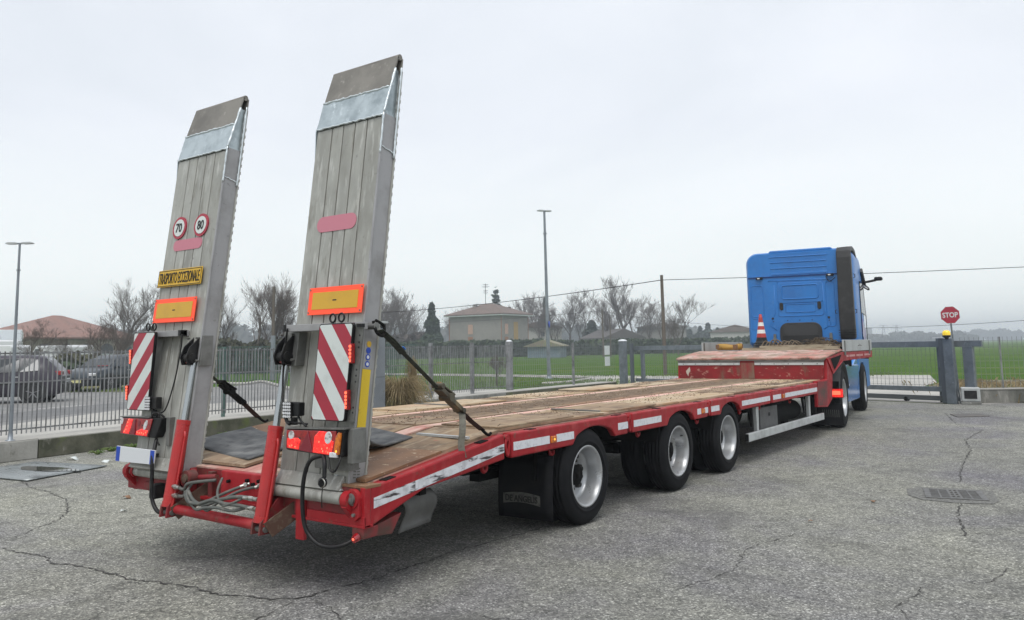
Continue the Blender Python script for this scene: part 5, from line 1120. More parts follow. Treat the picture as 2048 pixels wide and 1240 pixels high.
for i in range(n+1): p=gd*(.25+i*.105)+gn*.25; m.beam(p+V(0,0,.365),p+V(0,0,1.29),.006,.006,up=gd)
for k in range(7): m.beam(gd*.25+gn*.25+V(0,0,.40+k*.14),gd*(LG-.8)+gn*.25+V(0,0,.40+k*.14),.006,.006)
o=m.build('gate_mesh',WIRE,gt,fix=False); o['kind']='stuff'
for t in (1.2,5.5): p=gd*t+gn*.24; MB().cyl(p-gn*.05+V(0,0,.06),p+gn*.05+V(0,0,.06),.055,n=16).build('track_roller',SOOT,gt)
gp=thing('gate_post','stout galvanised gate post carrying the beacon, right end of the sliding gate','gate post',G0)
m=MB(); m.beam((0,0,0),(0,0,1.48),.215,.10,up=gn); m.build('post_body',GATEM,gp,bevel=.006)
m=MB(); m.beam(gd*.215+gn*.10,gd*.215+gn*.10+V(0,0,1.50),.10,.06,up=gn); m.build('guide_upright',mat('dark_gate_steel',(.12,.135,.15),.5,.4),gp,bevel=.004)
m=MB(); m.beam(gd*.40+gn*.38,gd*.40+gn*.38+V(0,0,1.49),.13,.06,up=gn); m.build('guide_upright',GATEM,gp,bevel=.004)
m=MB(); m.beam(gd*.40+gn*.14+V(0,0,1.50),gd*.05+gn*.1+V(0,0,1.50),.12,.02); m.build('guide_cap',PLATE,gp)
gp2=thing('gate_post','stout galvanised gate post at the left end of the sliding gate','gate post',G1)
m=MB(); m.beam((0,0,0),(0,0,1.60),.25,.16,up=gn); m.build('post_body',GATEM,gp2,bevel=.006)
m=MB(); m.beam(-gd*.42,-gd*.42+V(0,0,1.52),.10,.10,up=gn); m.build('catch_upright',mat('dark_gate_steel',(.12,.135,.15),.5,.4),gp2,bevel=.004)
MB().lathe([(.15,0),(.15,.02),(.10,.05),(0,.065)],(0,0,1.60),'z',16).build('post_cap',PLATE,gp2)
b_=thing('warning_beacon','yellow dome warning beacon on top of the right gate post','beacon',G0+V(-.02,-.03,1.48))
MB().lathe([(.035,-.02),(.05,.02),(.085,.04),(.085,.075),(0,.075)],(0,0,0),'z',16).build('beacon_base',BLACK,b_)
MB().lathe([(.085,.075),(.088,.13),(.075,.165),(.045,.185),(0,.19)],(0,0,0),'z',20).build('beacon_dome',mat('yellow_dome',(.85,.58,.02),.25,coat=.5,emit=((1,.65,.05),.25)),b_)
ss=thing('stop_sign','red octagonal STOP sign on a thin leaning pole behind the right gate post','sign',G0+V(.12,.22,0))
ss.rotation_euler=(0,R(-2),R(14)); 
MB().cyl((.0,0,0),(0,0,1.98),.020,n=10).build('sign_pole',GATEM,ss)
def octa(r): return [(r*math.cos(R(22.5+45*k))+.0,r*math.sin(R(22.5+45*k))+2.02) for k in range(8)]
p=MB().prism(octa(.212),-.035,-.028,'y').build('sign_face',HWHITE,ss); MB().prism(octa(.203),-.0375,-.035,'y').build('red_field',HRED,p)
text('lettering','STOP',0,-.039,2.02,.318,.122,HWHITE,p,bold=.025)
mo=thing('gate_motor','pale grey gate motor housing with dark panel at the foot of the gate post','gate motor',(2.36,17.62,0),R(10))
m=MB(); m.box(-.19,.19,-.12,.14,.06,.38); m.build('housing',PAN,mo,bevel=.03,seg=3); MB().box(-.13,.12,-.128,-.12,.13,.31).build('dark_panel',BLACK,mo,bevel=.01)
MB().box(-.20,.20,-.13,.15,.0,.06).build('motor_base',WMID,mo,bevel=.008)
# wall and fence on the right
w2=thing('low_wall','stained grey concrete wall to the right of the gate motor','wall',(2.2,17.9,0))
R0=Vector((2.25,17.98,0)); R1=Vector((16,26.2,0)); rd=(R1-R0).normalized(); rn=Vector((-rd.y,rd.x,0))
for k in range(6):
    a=R0+rd*(k*2.6+.006); b=R0+rd*((k+1)*2.6-.006)
    m=MB(); m.beam(a+rn*.12+V(0,0,.15)-w2.location,b+rn*.12+V(0,0,.15)-w2.location,.24,.30); m.build('wall_section',mat('stained_wall_concrete',(.19,.185,.165),.92,vary=[((.10,.10,.085),2.5,.42,.62,(1,1,.35)),((.33,.32,.29),3,.6,.74,(1,1,.3)),((.07,.075,.045),2,.62,.76)],bump=(25,.5,.012)),w2,bevel=.01)
    m=MB(); m.beam(a+rn*.12+V(0,0,.312)-w2.location,b+rn*.12+V(0,0,.312)-w2.location,.27,.024); m.build('wall_top',CONC,w2)
meshfence('wire_fence','wire mesh fence on the low wall to the right of the gate',tuple((R0+rn*.15)[:2]),tuple((R1+rn*.15)[:2]),.33,1.50,.105,.155,WIRE,.0036,((.055,.035,1.5),(.22,.035,1.5),(.4,.035,1.5)))
# cabinet and reed tuft
cb=thing('utility_cabinet','tall plain grey metal utility cabinet standing behind the right ramp','cabinet',(-7.62,8.35,0))
m=MB(); m.box(-.40,.40,-.45,.45,0,2.0); m.build('cabinet_body',mat('cabinet_grey',(.24,.26,.275),.5,.2,vary=[((.19,.205,.22),1.5,.42,.66)]),cb,bevel=.01)
MB().box(-.44,.44,-.49,.49,2.0,2.045).build('cabinet_roof',PAN,cb,bevel=.006); MB().box(.400,.404,-.44,.44,.90,.905).build('panel_joint',INK,cb); MB().box(.35,.402,.25,.46,1.90,1.985).build('vent_slot',INK,cb)
def tuft(name,label,loc,n,h,spread,mt,seed,droop=1):
    random.seed(seed); m=MB()
    for i in range(n):
        a=random.random()*6.3; r0=random.random()*.12*spread; l=h*random.uniform(.45,1.1); d=Vector((math.cos(a),math.sin(a),0)); out_=random.uniform(.1,.55)*spread*droop
        p0=d*r0; P=[p0,p0+d*out_*.25+V(0,0,l*.5),p0+d*out_*.6+V(0,0,l*.85),p0+d*out_*1.0+V(0,0,l*(.9-.35*random.random()*droop)),p0+d*out_*1.25+V(0,0,l*(.75-.6*random.random()*droop))]
        m.tube(smooth(P,2),[.006,.006,.006,.006,.005,.005,.004,.003,.002][:9],3,cap=False)
    o=m.build(name,mt,loc=loc,fix=False); tag(o,label,'plant'); return o
tuft('reed_tuft','bushy clump of dry straw-coloured reeds between the cabinet and the picket fence',(-7.55,9.55,.0),900,.92,1.15,DRYG,5)
tuft('reed_tuft','thin upright dry stalks behind the reed clump, against the fence',(-7.75,10.2,0),160,1.35,.5,DRYG,6,.4)
for i,(x,y) in enumerate(((-7.42,2.9),(-7.7,3.6),(-7.85,4.6),(-7.95,5.4),(-7.6,3.2),(-7.98,6.2),(-7.25,.6))):
    tuft('weed_tuft',['small green weed at the foot of the mossy wall, nearest the steel sheet','second weed along the mossy wall foot','third weed along the mossy wall foot','weed at the wall foot behind the licence plate','low weed beside the wall joint','weed at the wall foot behind the left ramp','weed below the pale wall section'][i],(x+.12,y,0),40,.07,.25,GRNG,20+i,.8)
# ================================================================== LAMPS, POLES, WIRES
POLE=mat('galvanised_pole',(.25,.275,.30),.45,.5,vary=[((.19,.21,.23),3,.45,.65)])
def lamp(name,label,loc,h,r,arm,hl,az,tilt=0,sign=False):
    t=thing(name,label,'street lamp',loc,az,'double-headed yard lamps'); t.rotation_euler=(0,tilt,az)
    MB().cyl((0,0,0),(0,0,h),r,r*.55,n=14).build('pole',POLE,t)
    MB().lathe([(r*2.4,0),(r*2.4,.02),(r*1.2,.03),(r*1.1,.12)],(0,0,0),'z',14).build('base_plate',POLE,t)
    MB().cyl((0,0,h*.86),(0,0,h*.865),r*1.05,n=12).build('pole_band',GATEM,t)
    MB().cyl((-arm*.6,0,h),(arm*.6,0,h),r*.45,n=8).build('arm',POLE,t)
    for s_ in (-1,1):
        m=MB(); m.prism([(s_*arm*.35,h-.02*hl),(s_*arm,h-.10*hl),(s_*(arm+hl*.8),h-.08*hl),(s_*(arm+hl),h+.02*hl),(s_*(arm+hl*.7),h+.16*hl),(s_*arm*.6,h+.14*hl)],-hl*.28,hl*.28,'y'); m.build('lamp_head',mat('pale_lamp_head',(.42,.44,.44),.5),t,bevel=hl*.05)
        MB().box(min(s_*arm,s_*(arm+hl*.6)),max(s_*arm,s_*(arm+hl*.6)),-hl*.15,hl*.15,h-.07*arm,h-.045*arm).build('lamp_glass',CLEAR,t)
    return t
lamp('street_lamp','slim double-headed lamp post standing on the wall at the far left',(-7.70,1.86,.27),2.80,.028,.07,.13,R(36))
t=lamp('street_lamp','tall double-headed lamp post on the grass in front of the pale house',(-15.94,28.4,0),7.86,.095,.08,.30,R(60),R(-.3))
MB().cyl((.02,-.11,2.50),(.05,-.13,2.50),.15,n=20).build('round_blue_sign',BLUE,t)
WOOD=mat('pole_timber',(.12,.10,.082),.85,vary=[((.11,.09,.07),6,.45,.65,(3,3,.3))])
def pole(label,loc,h,r,mt=WOOD,split=None):
    t=thing('utility_pole',label,'pole',loc,0,'overhead line poles'); MB().cyl((0,0,0),(0,0,h),r,r*.72,n=12).build('pole_shaft',mt,t); MB().cyl((-.0,-r*1.6,h-.25),(0,r*1.6,h-.25),.02,n=6).build('wire_bracket',SOOT,t)
    if split: MB().cyl((0,0,0),(0,0,split),r*1.15,n=12).build('steel_sleeve',POLE,t)
    return t
pole('tall brown timber pole beyond the gate carrying the overhead wire',(-12.3,33.15,0),4.86,.10)
pole('timber pole in front of the big bare tree, seen between the two ramps',(-29.9,23.7,0),4.85,.10,split=2.3)
pole('distant timber pole left of the tallest bare trees',(-48.9,92.6,0),6.4,.15)
pole('short distant post just right of the distant timber pole',(-48.2,93.4,0),5.2,.10)
def wire(label,A,B,sag,r):
    A=Vector(A);B=Vector(B); pts=[A+(B-A)*t+V(0,0,-sag*4*t*(1-t)) for t in [k/24 for k in range(25)]]
    o=MB().tube(pts,r,4).build('overhead_wire',SOOT,fix=False); tag(o,label,'wire',group='overhead wires')
PT=(-12.3,33.15,4.62)
wire('overhead wire running left from the tall timber pole behind the right ramp',PT,(-78,62,6.6),.9,.022)
wire('overhead wire running right from the tall timber pole behind the blue cab',PT,(30,60,6.2),.35,.018)
wire('faint lower wire behind the cab, sagging and rising to the right',(-48.9,92.6,6.1),(24,60,5.0),2.9,.02)
wire('faint distant wire above the pale house trees',(-48.9,92.6,6.2),(-140,120,8),1.0,.022)
# ================================================================== CARS
def car(name,label,loc,rz,paint,L_=4.2,Wd=1.74,H=1.42,suv=0,plate=True):
    t=thing(name,label,'car',loc,rz)      # +y is forward
    hw=Wd/2; z0=.20
    # stations: y, sill z, belt z, roof z, width factor (body), roof half width
    st=[(-L_/2,.42,.78,.80,.80,.60),(-L_/2+.08,.26,.92,.96,.92,.64),(-L_/2+.22,.22,.96,1.12,.97,.60),(-L_/2+.55,z0,.95,H-.07,1,.60),(-L_/2+.95,z0,.93,H-.01,1,.61),(-.25,z0,.91,H,1,.62),(.25,z0,.90,H-.03,1,.61),(.62,z0,.90,H-.20,1,.63),(1.05,z0,.89,.96,1,.72),(1.25,z0,.88,.91,.99,.72),(L_/2-.35,.22,.80,.83,.95,.66),(L_/2-.08,.28,.66,.70,.86,.58),(L_/2,.36,.52,.56,.74,.5)]
    m=MB(); vs=[]; n=12
    for y,zs_,zb_,zr,wf,rw in st:
        w_=hw*wf; half=[(w_*.90,zs_),(w_*.99,zs_+.12),(w_,(zs_+zb_)/2+.05),(w_*.965,zb_),(min(w_*.95,rw*1.08 if zr-zb_>.15 else w_*.9),zb_+(zr-zb_)*.82),(rw*.80,zr)]
        vs+=[(x,y,z) for x,z in half]+[(-x,y,z) for x,z in half[::-1]]
    fs=[(i*n+j,i*n+(j+1)%n,(i+1)*n+(j+1)%n,(i+1)*n+j) for i in range(len(st)-1) for j in range(n)]
    m.add(vs,fs,0,True); m.add(vs[:n],[tuple(range(n))]); m.add(vs[-n:],[tuple(range(n))]); m.build('car_body',paint,t)
    # panes: offset strips over the cabin faces
    def pane(nm,pts,mt=GLS):
        P=[Vector(p) for p in pts]; nn=(P[1]-P[0]).cross(P[2]-P[0]).normalized(); cen=sum(P,Vector())/len(P)
        if nn.dot(cen-V(0,cen.y*.7,.9))<0: nn=-nn
        k=len(P); v=[p+nn*.012 for p in P]+[p-nn*.02 for p in P]
        m=MB(); m.add(v,[tuple(range(k)),tuple(range(2*k-1,k-1,-1))]+[(i,(i+1)%k,k+(i+1)%k,k+i) for i in range(k)]); return m.build(nm,mt,t)
    zt=H-.10
    for s_ in (-1,1):
        xb_,xt=s_*(hw*.965+.004),s_*(.655)
        pane('side_window',[(xb_,.92,.93),(xb_,.02,.945),(xt,.02,zt),(xt,.42,zt-.06)]); pane('side_window',[(xb_,-.02,.945),(xb_,-.82,.965),(xt,-.86,zt-.02),(xt,-.02,zt)]); pane('quarter_window',[(xb_,-.87,.965),(xb_*.985,-L_/2+.62,1.0),(xt,-L_/2+.72,zt-.05),(xt,-.90,zt-.02)])
        m=MB(); m.box(s_*(hw+.01)-.07 if s_<0 else hw-.06,s_*(hw+.01) if 0 else (hw+.10 if s_>0 else -hw+.06) ,.80,.90,.93,1.05) if 0 else m.ball((s_*(hw+.05),.84,.98),.075,8); m.build('wing_mirror',paint,t)
        for zz in (.60,): MB().beam((s_*(hw+.002),-L_/2+.9,zz),(s_*(hw+.002),1.0,zz),.012,.05).build('door_strip',BLACK,t)
        for yy in (.02,-.84): MB().beam((s_*(hw-.002),yy,.32),(s_*(hw*.968),yy,.93),.008,.012).build('door_gap',INK,t)
        for yy in (.12,-.74): MB().box(min(s_*hw*.985,s_*hw*1.0),max(s_*hw*.985,s_*(hw+.012)),yy-.1,yy+.06,.80,.83).build('door_handle',CHR,t)
    pane('windscreen',[(-.62,.60,H-.17),(.62,.60,H-.17),(.72,1.04,.975),(-.72,1.04,.975)]); pane('rear_window',[(-.56,-L_/2+.50,H-.12),(.56,-L_/2+.50,H-.12),(.60,-L_/2+.23,1.06),(-.60,-L_/2+.23,1.06)])
    for s_ in (-1,1):
        for y in (-L_/2+.78,L_/2-.82):
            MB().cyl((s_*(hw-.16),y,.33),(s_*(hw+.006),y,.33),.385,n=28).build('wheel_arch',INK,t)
            wh=MB(); wh.lathe([(.20,s_*-.02),(.29,s_*.0),(.315,s_*-.03),(.315,s_*-.19),(.2,s_*-.2)],(0,0,0),'x',28); w_=wh.build('wheel',TYRE,t,loc=(s_*(hw+.012),y,.315))
            r_=MB(); r_.lathe([(.205,s_*-.01),(.20,s_*.004),(.185,s_*-.03),(.06,s_*-.04),(.0,s_*-.035)],(0,0,0),'x',28); r_.build('rim',SOOT,w_)
            sp=MB()
            for k in range(7 if suv==0 else 5):
                a=2*math.pi*k/(7 if suv==0 else 5)+.3; sp.beam((s_*.002,0,0),(s_*.004,.195*math.cos(a),.195*math.sin(a)),.02,.045,up=(1,0,0))
            sp.build('wheel_spokes',mat('alloy_wheel_grey',(.22,.22,.23),.4,.4),w_)
        MB().box(min(s_*.50,s_*.80),max(s_*.50,s_*.80),-L_/2-.005,-L_/2+.20,.84,.98).build('tail_lamp',REDL,t,bevel=.02)
        MB().box(min(s_*.50,s_*.78),max(s_*.50,s_*.78),L_/2-.22,L_/2-.02,.62,.74).build('headlamp',CLEAR,t,bevel=.03)
    MB().box(-.74,.74,-L_/2-.05,-L_/2+.12,.30,.58).build('rear_bumper',BLACK,t,bevel=.03); MB().box(-.70,.70,L_/2-.12,L_/2+.05,.26,.50).build('front_bumper',BLACK,t,bevel=.03)
    MB().box(-.42,.42,L_/2-.01,L_/2+.058,.42,.50).build('grille',INK,t,bevel=.01)
    if plate: MB().box(-.26,.26,L_/2+.05,L_/2+.062,.36,.47).build('number_plate',mat('pale_yellow_plate',(.55,.53,.25),.5),t)
    MB().box(-.26,.26,-L_/2-.062,-L_/2-.05,.62,.73).build('number_plate',PLATE,t)
    return t
CARA=mat('plum_grey_car_paint',(.030,.024,.036),.35,0,spec=.4,coat=.3); CARB=mat('slate_blue_car_paint',(.016,.024,.032),.35,0,spec=.4,coat=.3)
car('parked_car','dark plum-grey hatchback on the road, seen from the rear behind the left fence',(-23.87,8.16,0),R(144),CARA,4.1,1.74,1.50,1)
cbx=car('parked_car','dark slate hatchback facing left on the verge, left of the hazard board',(-29.3,14.9,0),R(203),CARB,4.1,1.78,1.46,0)
MB().box(-.60,-.10,.98,1.02,.97,1.03).build('red_windscreen_strip',REDL,cbx)
def van(label,loc,rz):
    t=thing('parked_van',label,'van',loc,rz,'white vans beyond the fence'); Wp=mat('white_van_paint',(.66,.67,.68),.4)
    m=MB(); m.prism([(-2.4,.35),(-2.4,2.0),(-2.3,2.15),(1.0,2.15),(1.7,1.35),(2.35,1.15),(2.45,.35)],-.9,.9); m.build('van_body',Wp,t,bevel=.06)
    for s_ in (-1,1):
        m=MB(); m.prism([(.55,1.35),(1.55,1.35),(1.05,1.95),(.55,1.95)],s_*.885,s_*.905); m.build('side_window',GLS,t)
        for y in (-1.6,1.6): MB().cyl((s_*.72,y,.34),(s_*.91,y,.34),.34,n=20).build('wheel',TYRE,t)
    m=MB(); m.add([(-.78,1.72,1.36),(.78,1.72,1.36),(.72,1.08,2.08),(-.72,1.08,2.08),(-.78,1.76,1.40),(.78,1.76,1.40),(.72,1.12,2.12),(-.72,1.12,2.12)],[(0,1,2,3),(7,6,5,4),(0,4,5,1),(1,5,6,2),(2,6,7,3),(3,7,4,0)]); m.build('windscreen',GLS,t)
van('white van at the far left behind the lamp post',(-50.5,18.3,0),R(120)); van('second white van, to the right of the lamp post by the red-roofed building',(-52.6,23.6,0),R(100))
tk=thing('box_lorry','large white box body of a lorry beside the lamp post at the left','lorry',(-60.5,23.4,0),R(-114))
m=MB(); m.box(-1.2,1.2,-4.2,3.2,.9,3.35); m.build('cargo_box',mat('white_panel',(.62,.66,.68),.5),tk,bevel=.03)
m=MB(); m.box(-1.15,1.15,3.4,5.2,.6,2.6); m.build('lorry_cab',mat('white_van_paint',(.66,.67,.68),.4),tk,bevel=.12)
for y in (-2.6,-1.5,4.2):
    for s_ in (-1,1): MB().cyl((s_*.9,y,.45),(s_*1.2,y,.45),.45,n=18).build('wheel',TYRE,tk)
MB().box(-1.1,1.1,-4.0,5,.6,.9).build('lorry_chassis',SOOT,tk)
# ================================================================== BUILDINGS
PLAS=mat('pale_render',(.285,.268,.245),.9,vary=[((.24,.225,.205),.6,.42,.66),((.18,.165,.145),2.5,.6,.78,(1,1,.4))])
TILE=mat('clay_roof_tiles',(.155,.108,.088),.85,vary=[((.11,.085,.07),.9,.42,.66),((.22,.17,.14),4,.55,.72)],bump=(6,.5,.05))
TILER=mat('red_roof_tiles',(.255,.140,.112),.85,vary=[((.19,.115,.095),.8,.42,.66),((.30,.20,.16),3,.55,.72)],bump=(6,.5,.05))
SHUT=mat('wooden_shutter',(.30,.14,.07),.7); SHUY=mat('ochre_shutter',(.38,.25,.09),.7); WIN=mat('house_window',(.06,.065,.07),.15)
PEACH=mat('drawn_blind',(.50,.33,.25),.8)
def hiproof(m,w_,d_,z,h,over,ridge):
    a,b=w_/2+over,d_/2+over; r=ridge/2
    vs=[(-a,-b,z),(a,-b,z),(a,b,z),(-a,b,z),(-r,0,z+h),(r,0,z+h),(-a,-b,z-.18),(a,-b,z-.18),(a,b,z-.18),(-a,b,z-.18)]
    m.add(vs,[(0,1,5,4),(1,2,5),(2,3,4,5),(3,0,4),(6,7,1,0),(7,8,2,1),(8,9,3,2),(9,6,0,3),(9,8,7,6)])
hs=thing('house','pale rendered two-storey house with hipped tiled roof and antenna, behind the hedge','house',(-90.3,121.9,0),R(4))
m=MB(); m.box(-6.0,6.0,-4.8,4.8,0,7.5); m.build('wall',PLAS,hs)
m=MB(); hiproof(m,12,9.6,7.85,2.15,.75,2.4); rf=m.build('roof',TILE,hs)
MB().box(-6.7,6.7,-5.5,5.5,7.48,7.66).build('eaves_soffit',HWHITE,rf)
for x,y in ((-2.2,-1.4),(3.4,2.0),(.8,2.2)): MB().box(x-.3,x+.3,y-.3,y+.3,8.4,9.9 if x<0 else 9.3).build('chimney',PLAS if x<0 else TILE,rf)
MB().box(-1.95,-1.25,-1.75,-1.05,9.9,10.0).build('chimney',HWHITE,rf)
m=MB(); m.cyl((-.9,.3,9.6),(-.9,.3,14.0),.05,n=6)
for z,l in ((13.8,.7),(13.4,.9),(12.6,.6),(12.2,.6)): m.cyl((-.9-l,.3,z),(-.9+l,.3,z),.03,n=5); m.cyl((-.9,.3-l,z-.1),(-.9,.3+l,z-.1),.03,n=5)
m.build('antenna',SOOT,rf)
def win(x0,x1,z0,z1,face,par,shut=None,blind=False):
    y=-4.8
    if face=='f': f=MB().box(x0,x1,y-.06,y+.02,z0,z1).build('window',PLAS,par); MB().box(x0+.1,x1-.1,y-.09,y-.06,z0+.1,z1-.1).build('pane',shut or (PEACH if blind else WIN),f)
    else: f=MB().box(6.0-.02,6.06,x0,x1,z0,z1).build('window',PLAS,par); MB().box(6.06,6.09,x0+.1,x1-.1,z0+.1,z1-.1).build('pane',shut or (PEACH if blind else WIN),f)
win(-1.7,-.4,4.0,6.0,'f',hs,blind=True); win(-1.7,-.4,.9,3.7,'f',hs,SHUT); win(-4.0,-2.7,3.9,6.0,'s',hs,blind=True); win(-4.0,-2.7,.9,3.6,'s',hs,SHUT); win(-.9,.9,.3,6.4,'s',hs,SHUY); win(3.6,4.3,2.2,3.2,'s',hs)
for x,y in ((-5.95,-4.87),(5.9,-4.88),(6.07,4.6)): MB().cyl((x,y,0),(x,y,7.2),.07,n=6).build('downpipe',SHUT,hs)
rh=thing('red_roofed_building','low building with broad red tiled hip roof and arched windows at the far left','building',(-96.5,44.0,0),math.atan2(9.8,-3)+R(180)+R(-2))
rh.rotation_euler=(0,0,R(107)-math.pi); rh.scale=(.78,.8,1.0); 
m=MB(); m.box(-9.8,9.8,-6,6,0,3.35); m.build('wall',mat('tan_render',(.30,.26,.21),.9,vary=[((.22,.19,.16),.6,.45,.65)]),rh)
m=MB(); hiproof(m,19.6,12,3.55,2.75,.9,1.6); m.build('roof',TILER,rh)
for k in range(5):
    x=-7.6+k*3.8; P=[(x-1.3,.9),(x+1.3,.9),(x+1.3,2.0)]+[(x+1.3*math.cos(t),2.0+.85*math.sin(t)) for t in [math.pi*j/8 for j in range(1,8)]]+[(x-1.3,2.0)]
    for s_ in (-1,1):
        f=MB().prism(P,s_*6.0,s_*6.05,'y').build('window',WIN,rh); MB().prism([(x-1.35,1.5),(x+1.35,1.5),(x+1.35,1.6),(x-1.35,1.6)],s_*6.05,s_*6.10,'y').build('glazing_bar',HWHITE,f)
def simple(label,loc,rz,w_,d_,h,rh_,mt,rmt,wins=((-.25,.5),(.25,.5)),cat='house',name='house'):
    t=thing(name,label,cat,loc,rz); MB().box(-w_/2,w_/2,-d_/2,d_/2,0,h).build('wall',mt,t)
    m=MB(); a,b=w_/2+.4,d_/2+.4; m.add([(-a,-b,h),(a,-b,h),(a,b,h),(-a,b,h),(0,-b,h+rh_),(0,b,h+rh_),(-a,-b,h-.1),(a,-b,h-.1),(a,b,h-.1),(-a,b,h-.1)],[(0,4,5,3),(4,1,2,5),(0,1,4),(2,3,5),(6,7,1,0),(8,9,3,2),(6,0,3,9),(7,8,2,1),(9,8,7,6)]); m.build('roof',rmt,t)
    for fx,fz in wins:
        x=fx*w_; z=fz*h; f=MB().box(x-.5,x+.5,-d_/2-.05,-d_/2+.02,z-.6,z+.6).build('window',HWHITE if 0 else mt,t); MB().box(x-.4,x+.4,-d_/2-.08,-d_/2-.05,z-.5,z+.5).build('pane',WIN,f)
    return t
GREYW=mat('weathered_grey_wall',(.26,.25,.24),.9,vary=[((.2,.19,.18),1,.4,.6)])
simple('distant gabled pale farmhouse directly left of the blue cab',(-74.5,213,0),R(14),13,10,4.6,1.9,mat('faded_wall',(.42,.40,.37),.9),TILE,((-.18,.62),(.2,.62)))
simple('pale house half hidden by bare trees, right of the lamp post',(-93,143.5,0),R(30),9.5,8,5.6,1.3,mat('whitish_wall',(.48,.46,.43),.9),TILE,((-.3,.75),(.1,.75)))
simple('flat grey barn behind the bare trees left of the timber pole',(-70,156,0),R(24),10,8,5.2,.8,GREYW,GREYW,((0,.4),),'barn','barn')
simple('low shed with shallow tiled roof and pale blue wall in front of the hedge',(-57.2,91.5,0),R(20),4.6,4,1.6,.85,mat('pale_blue_planks',(.15,.20,.235),.8,vary=[((.24,.27,.28),1.5,.5,.7)]),mat('moss_tile',(.20,.165,.125),.9,vary=[((.22,.24,.12),2,.45,.65)]),(),'shed','shed')
simple('low brown-roofed outbuilding right of the shed',(-70.9,126.1,0),R(25),12,6,1.6,.9,GREYW,mat('dark_roof',(.10,.09,.085),.9),(),'outbuilding','outbuilding')
simple('dark gabled barn behind the distant timber pole',(-74,141,0),R(60),9,9,3.0,1.8,GREYW,mat('dark_roof',(.10,.09,.085),.9),(),'barn','barn')
bb=thing('billboard','hazy rectangular tower block far off, just right of the blue cab','building',(-183,877,0),R(12)); MB().box(-5,5,-4,4,0,15).build('wall',GREYW,bb); MB().box(-12,14,-4,4,0,8).build('annex',GREYW,bb)
bb.name='far_building'
# ================================================================== VEGETATION
BARK=mat('bare_bark',(.080,.066,.055),.95,vary=[((.17,.15,.13),4,.45,.65)]); TWIG=mat('bare_twigs',(.135,.105,.088),.95,vary=[((.09,.07,.058),3,.4,.6)],rnd=False)
def tree_mesh(seed,h,kind='round',trunks=1,dens=1.0,tw=.016):
    random.seed(seed); tr=MB(); cr2=MB(); cnt=[0]
    def grow(p,d,l,r,lev):
        n=4 if lev<2 else 3; pts=[p]; rs=[r]; q=p.copy(); dd=d.copy()
        for i in range(n):
            dd=(dd+Vector((random.gauss(0,.10),random.gauss(0,.10),random.gauss(0,.05)+(.10 if kind!='weep' else -.05)))).normalized(); q=q+dd*l/n; pts.append(q.copy()); rs.append(r*(1-.72*(i+1)/n) if lev>0 else r*(1-.55*(i+1)/n))
        (tr if lev<2 else cr2).tube(pts,rs,5 if lev<1 else (4 if lev<2 else 3),cap=False); cnt[0]+=1
        if lev>=4: return
        k=int({0:9,1:7,2:6,3:5}[lev]*dens*random.uniform(.8,1.2))
        for i in range(k):
            t=random.uniform((.28 if kind!='fan' else .10) if lev==0 else .15,1.0)**(.8); j=min(n-1,int(t*n)); b=pts[j]+(pts[j+1]-pts[j])*(t*n-j)
            ax=Vector((random.gauss(0,1),random.gauss(0,1),random.gauss(0,.5))); side=dd.cross(ax).normalized()
            sp={'round':.95,'poplar':.52,'wide':1.15,'fan':.66}[kind]*random.uniform(.6,1.25)
            nd=(dd*math.cos(sp)+side*math.sin(sp)+V(0,0,.22 if kind!='fan' else .36)).normalized()
            grow(b,nd,l*random.uniform(.42,.66)*(1.25 if kind=='fan' and lev==0 else 1)*(1.05-.35*t if lev==0 else 1),max(tw*.55,rs[j]*random.uniform(.42,.62)),lev+1)
    for t in range(trunks):
        a=random.random()*6.3; o=Vector((math.cos(a),math.sin(a),0))*(.5 if trunks>1 else 0)
        grow(o,Vector((random.gauss(0,.05)+o.x*.25,random.gauss(0,.05)+o.y*.25,1)).normalized(),h*.66,h*.014+.02,0)
    zs_=[v[2] for v in tr.v+cr2.v]; f=h/max(zs_)
    for mm in (tr,cr2): mm.v=[(x*f,y*f,z*f) for x,y,z in mm.v]
    return tr.mesh('trunk',BARK),cr2.mesh('crown',TWIG)
def tree(name,label,meshes,loc,s,rz,group='bare trees beyond the fence',cat='tree',sc=None):
    t=thing(name,label,cat,loc,rz,group); t.scale=sc or (s,s,s)
    for nm,me in zip(('trunk','crown'),meshes):
        o=bpy.data.objects.new(nm,me); COL.objects.link(o); o.parent=t
T_R=tree_mesh(1,7,'fan',1,1.18,.014); T_W=tree_mesh(2,7,'fan',3,.97,.0135); T_P=tree_mesh(3,13,'poplar',1,1.12,.027); T_Q=tree_mesh(8,12,'fan',1,1.08,.027); T_S=tree_mesh(9,8,'round',2,.9,.024)
tree('bare_tree','large rounded bare tree right of the red-roofed building',T_R,(-61.1,32.6,0),1.10,.4,sc=(1.6,1.6,1.16))
tree('bare_tree','big spreading bare tree seen between the two ramps',T_W,(-43.0,32.9,0),1.03,1.0,sc=(1.35,1.35,1.05))
tree('bare_tree','darker leaning bare tree behind the left ramp edge, left of the big spreading one',T_R,(-44.6,30.6,0),.98,2.2)
tree('bare_tree','bare tree at the right side of the gap between the ramps',T_R,(-43.4,36.0,0),.9,4.0)
tree('bare_tree','small bare tree at the left edge in front of the lorry',T_R,(-43.0,15.2,0),.50,3.0)
tree('bare_tree','thin bare tree just right of the left lamp post',T_S,(-44.5,18.8,0),.46,1.2)
tree('bare_tree','scrubby bare tree in front of the red roof centre',T_S,(-46,23.6,0),.52,5)
tree('bare_tree','low tangled bare tree left of the red roof centre',T_R,(-47,21.4,0),.42,2.6)
tree('bare_tree','low tangled bare tree between the roof centre and the large rounded tree',T_R,(-45,25.4,0),.40,.6)
tree('bare_tree','scrubby bare tree at the right end of the red roof',T_S,(-41.5,21.0,0),.42,2)
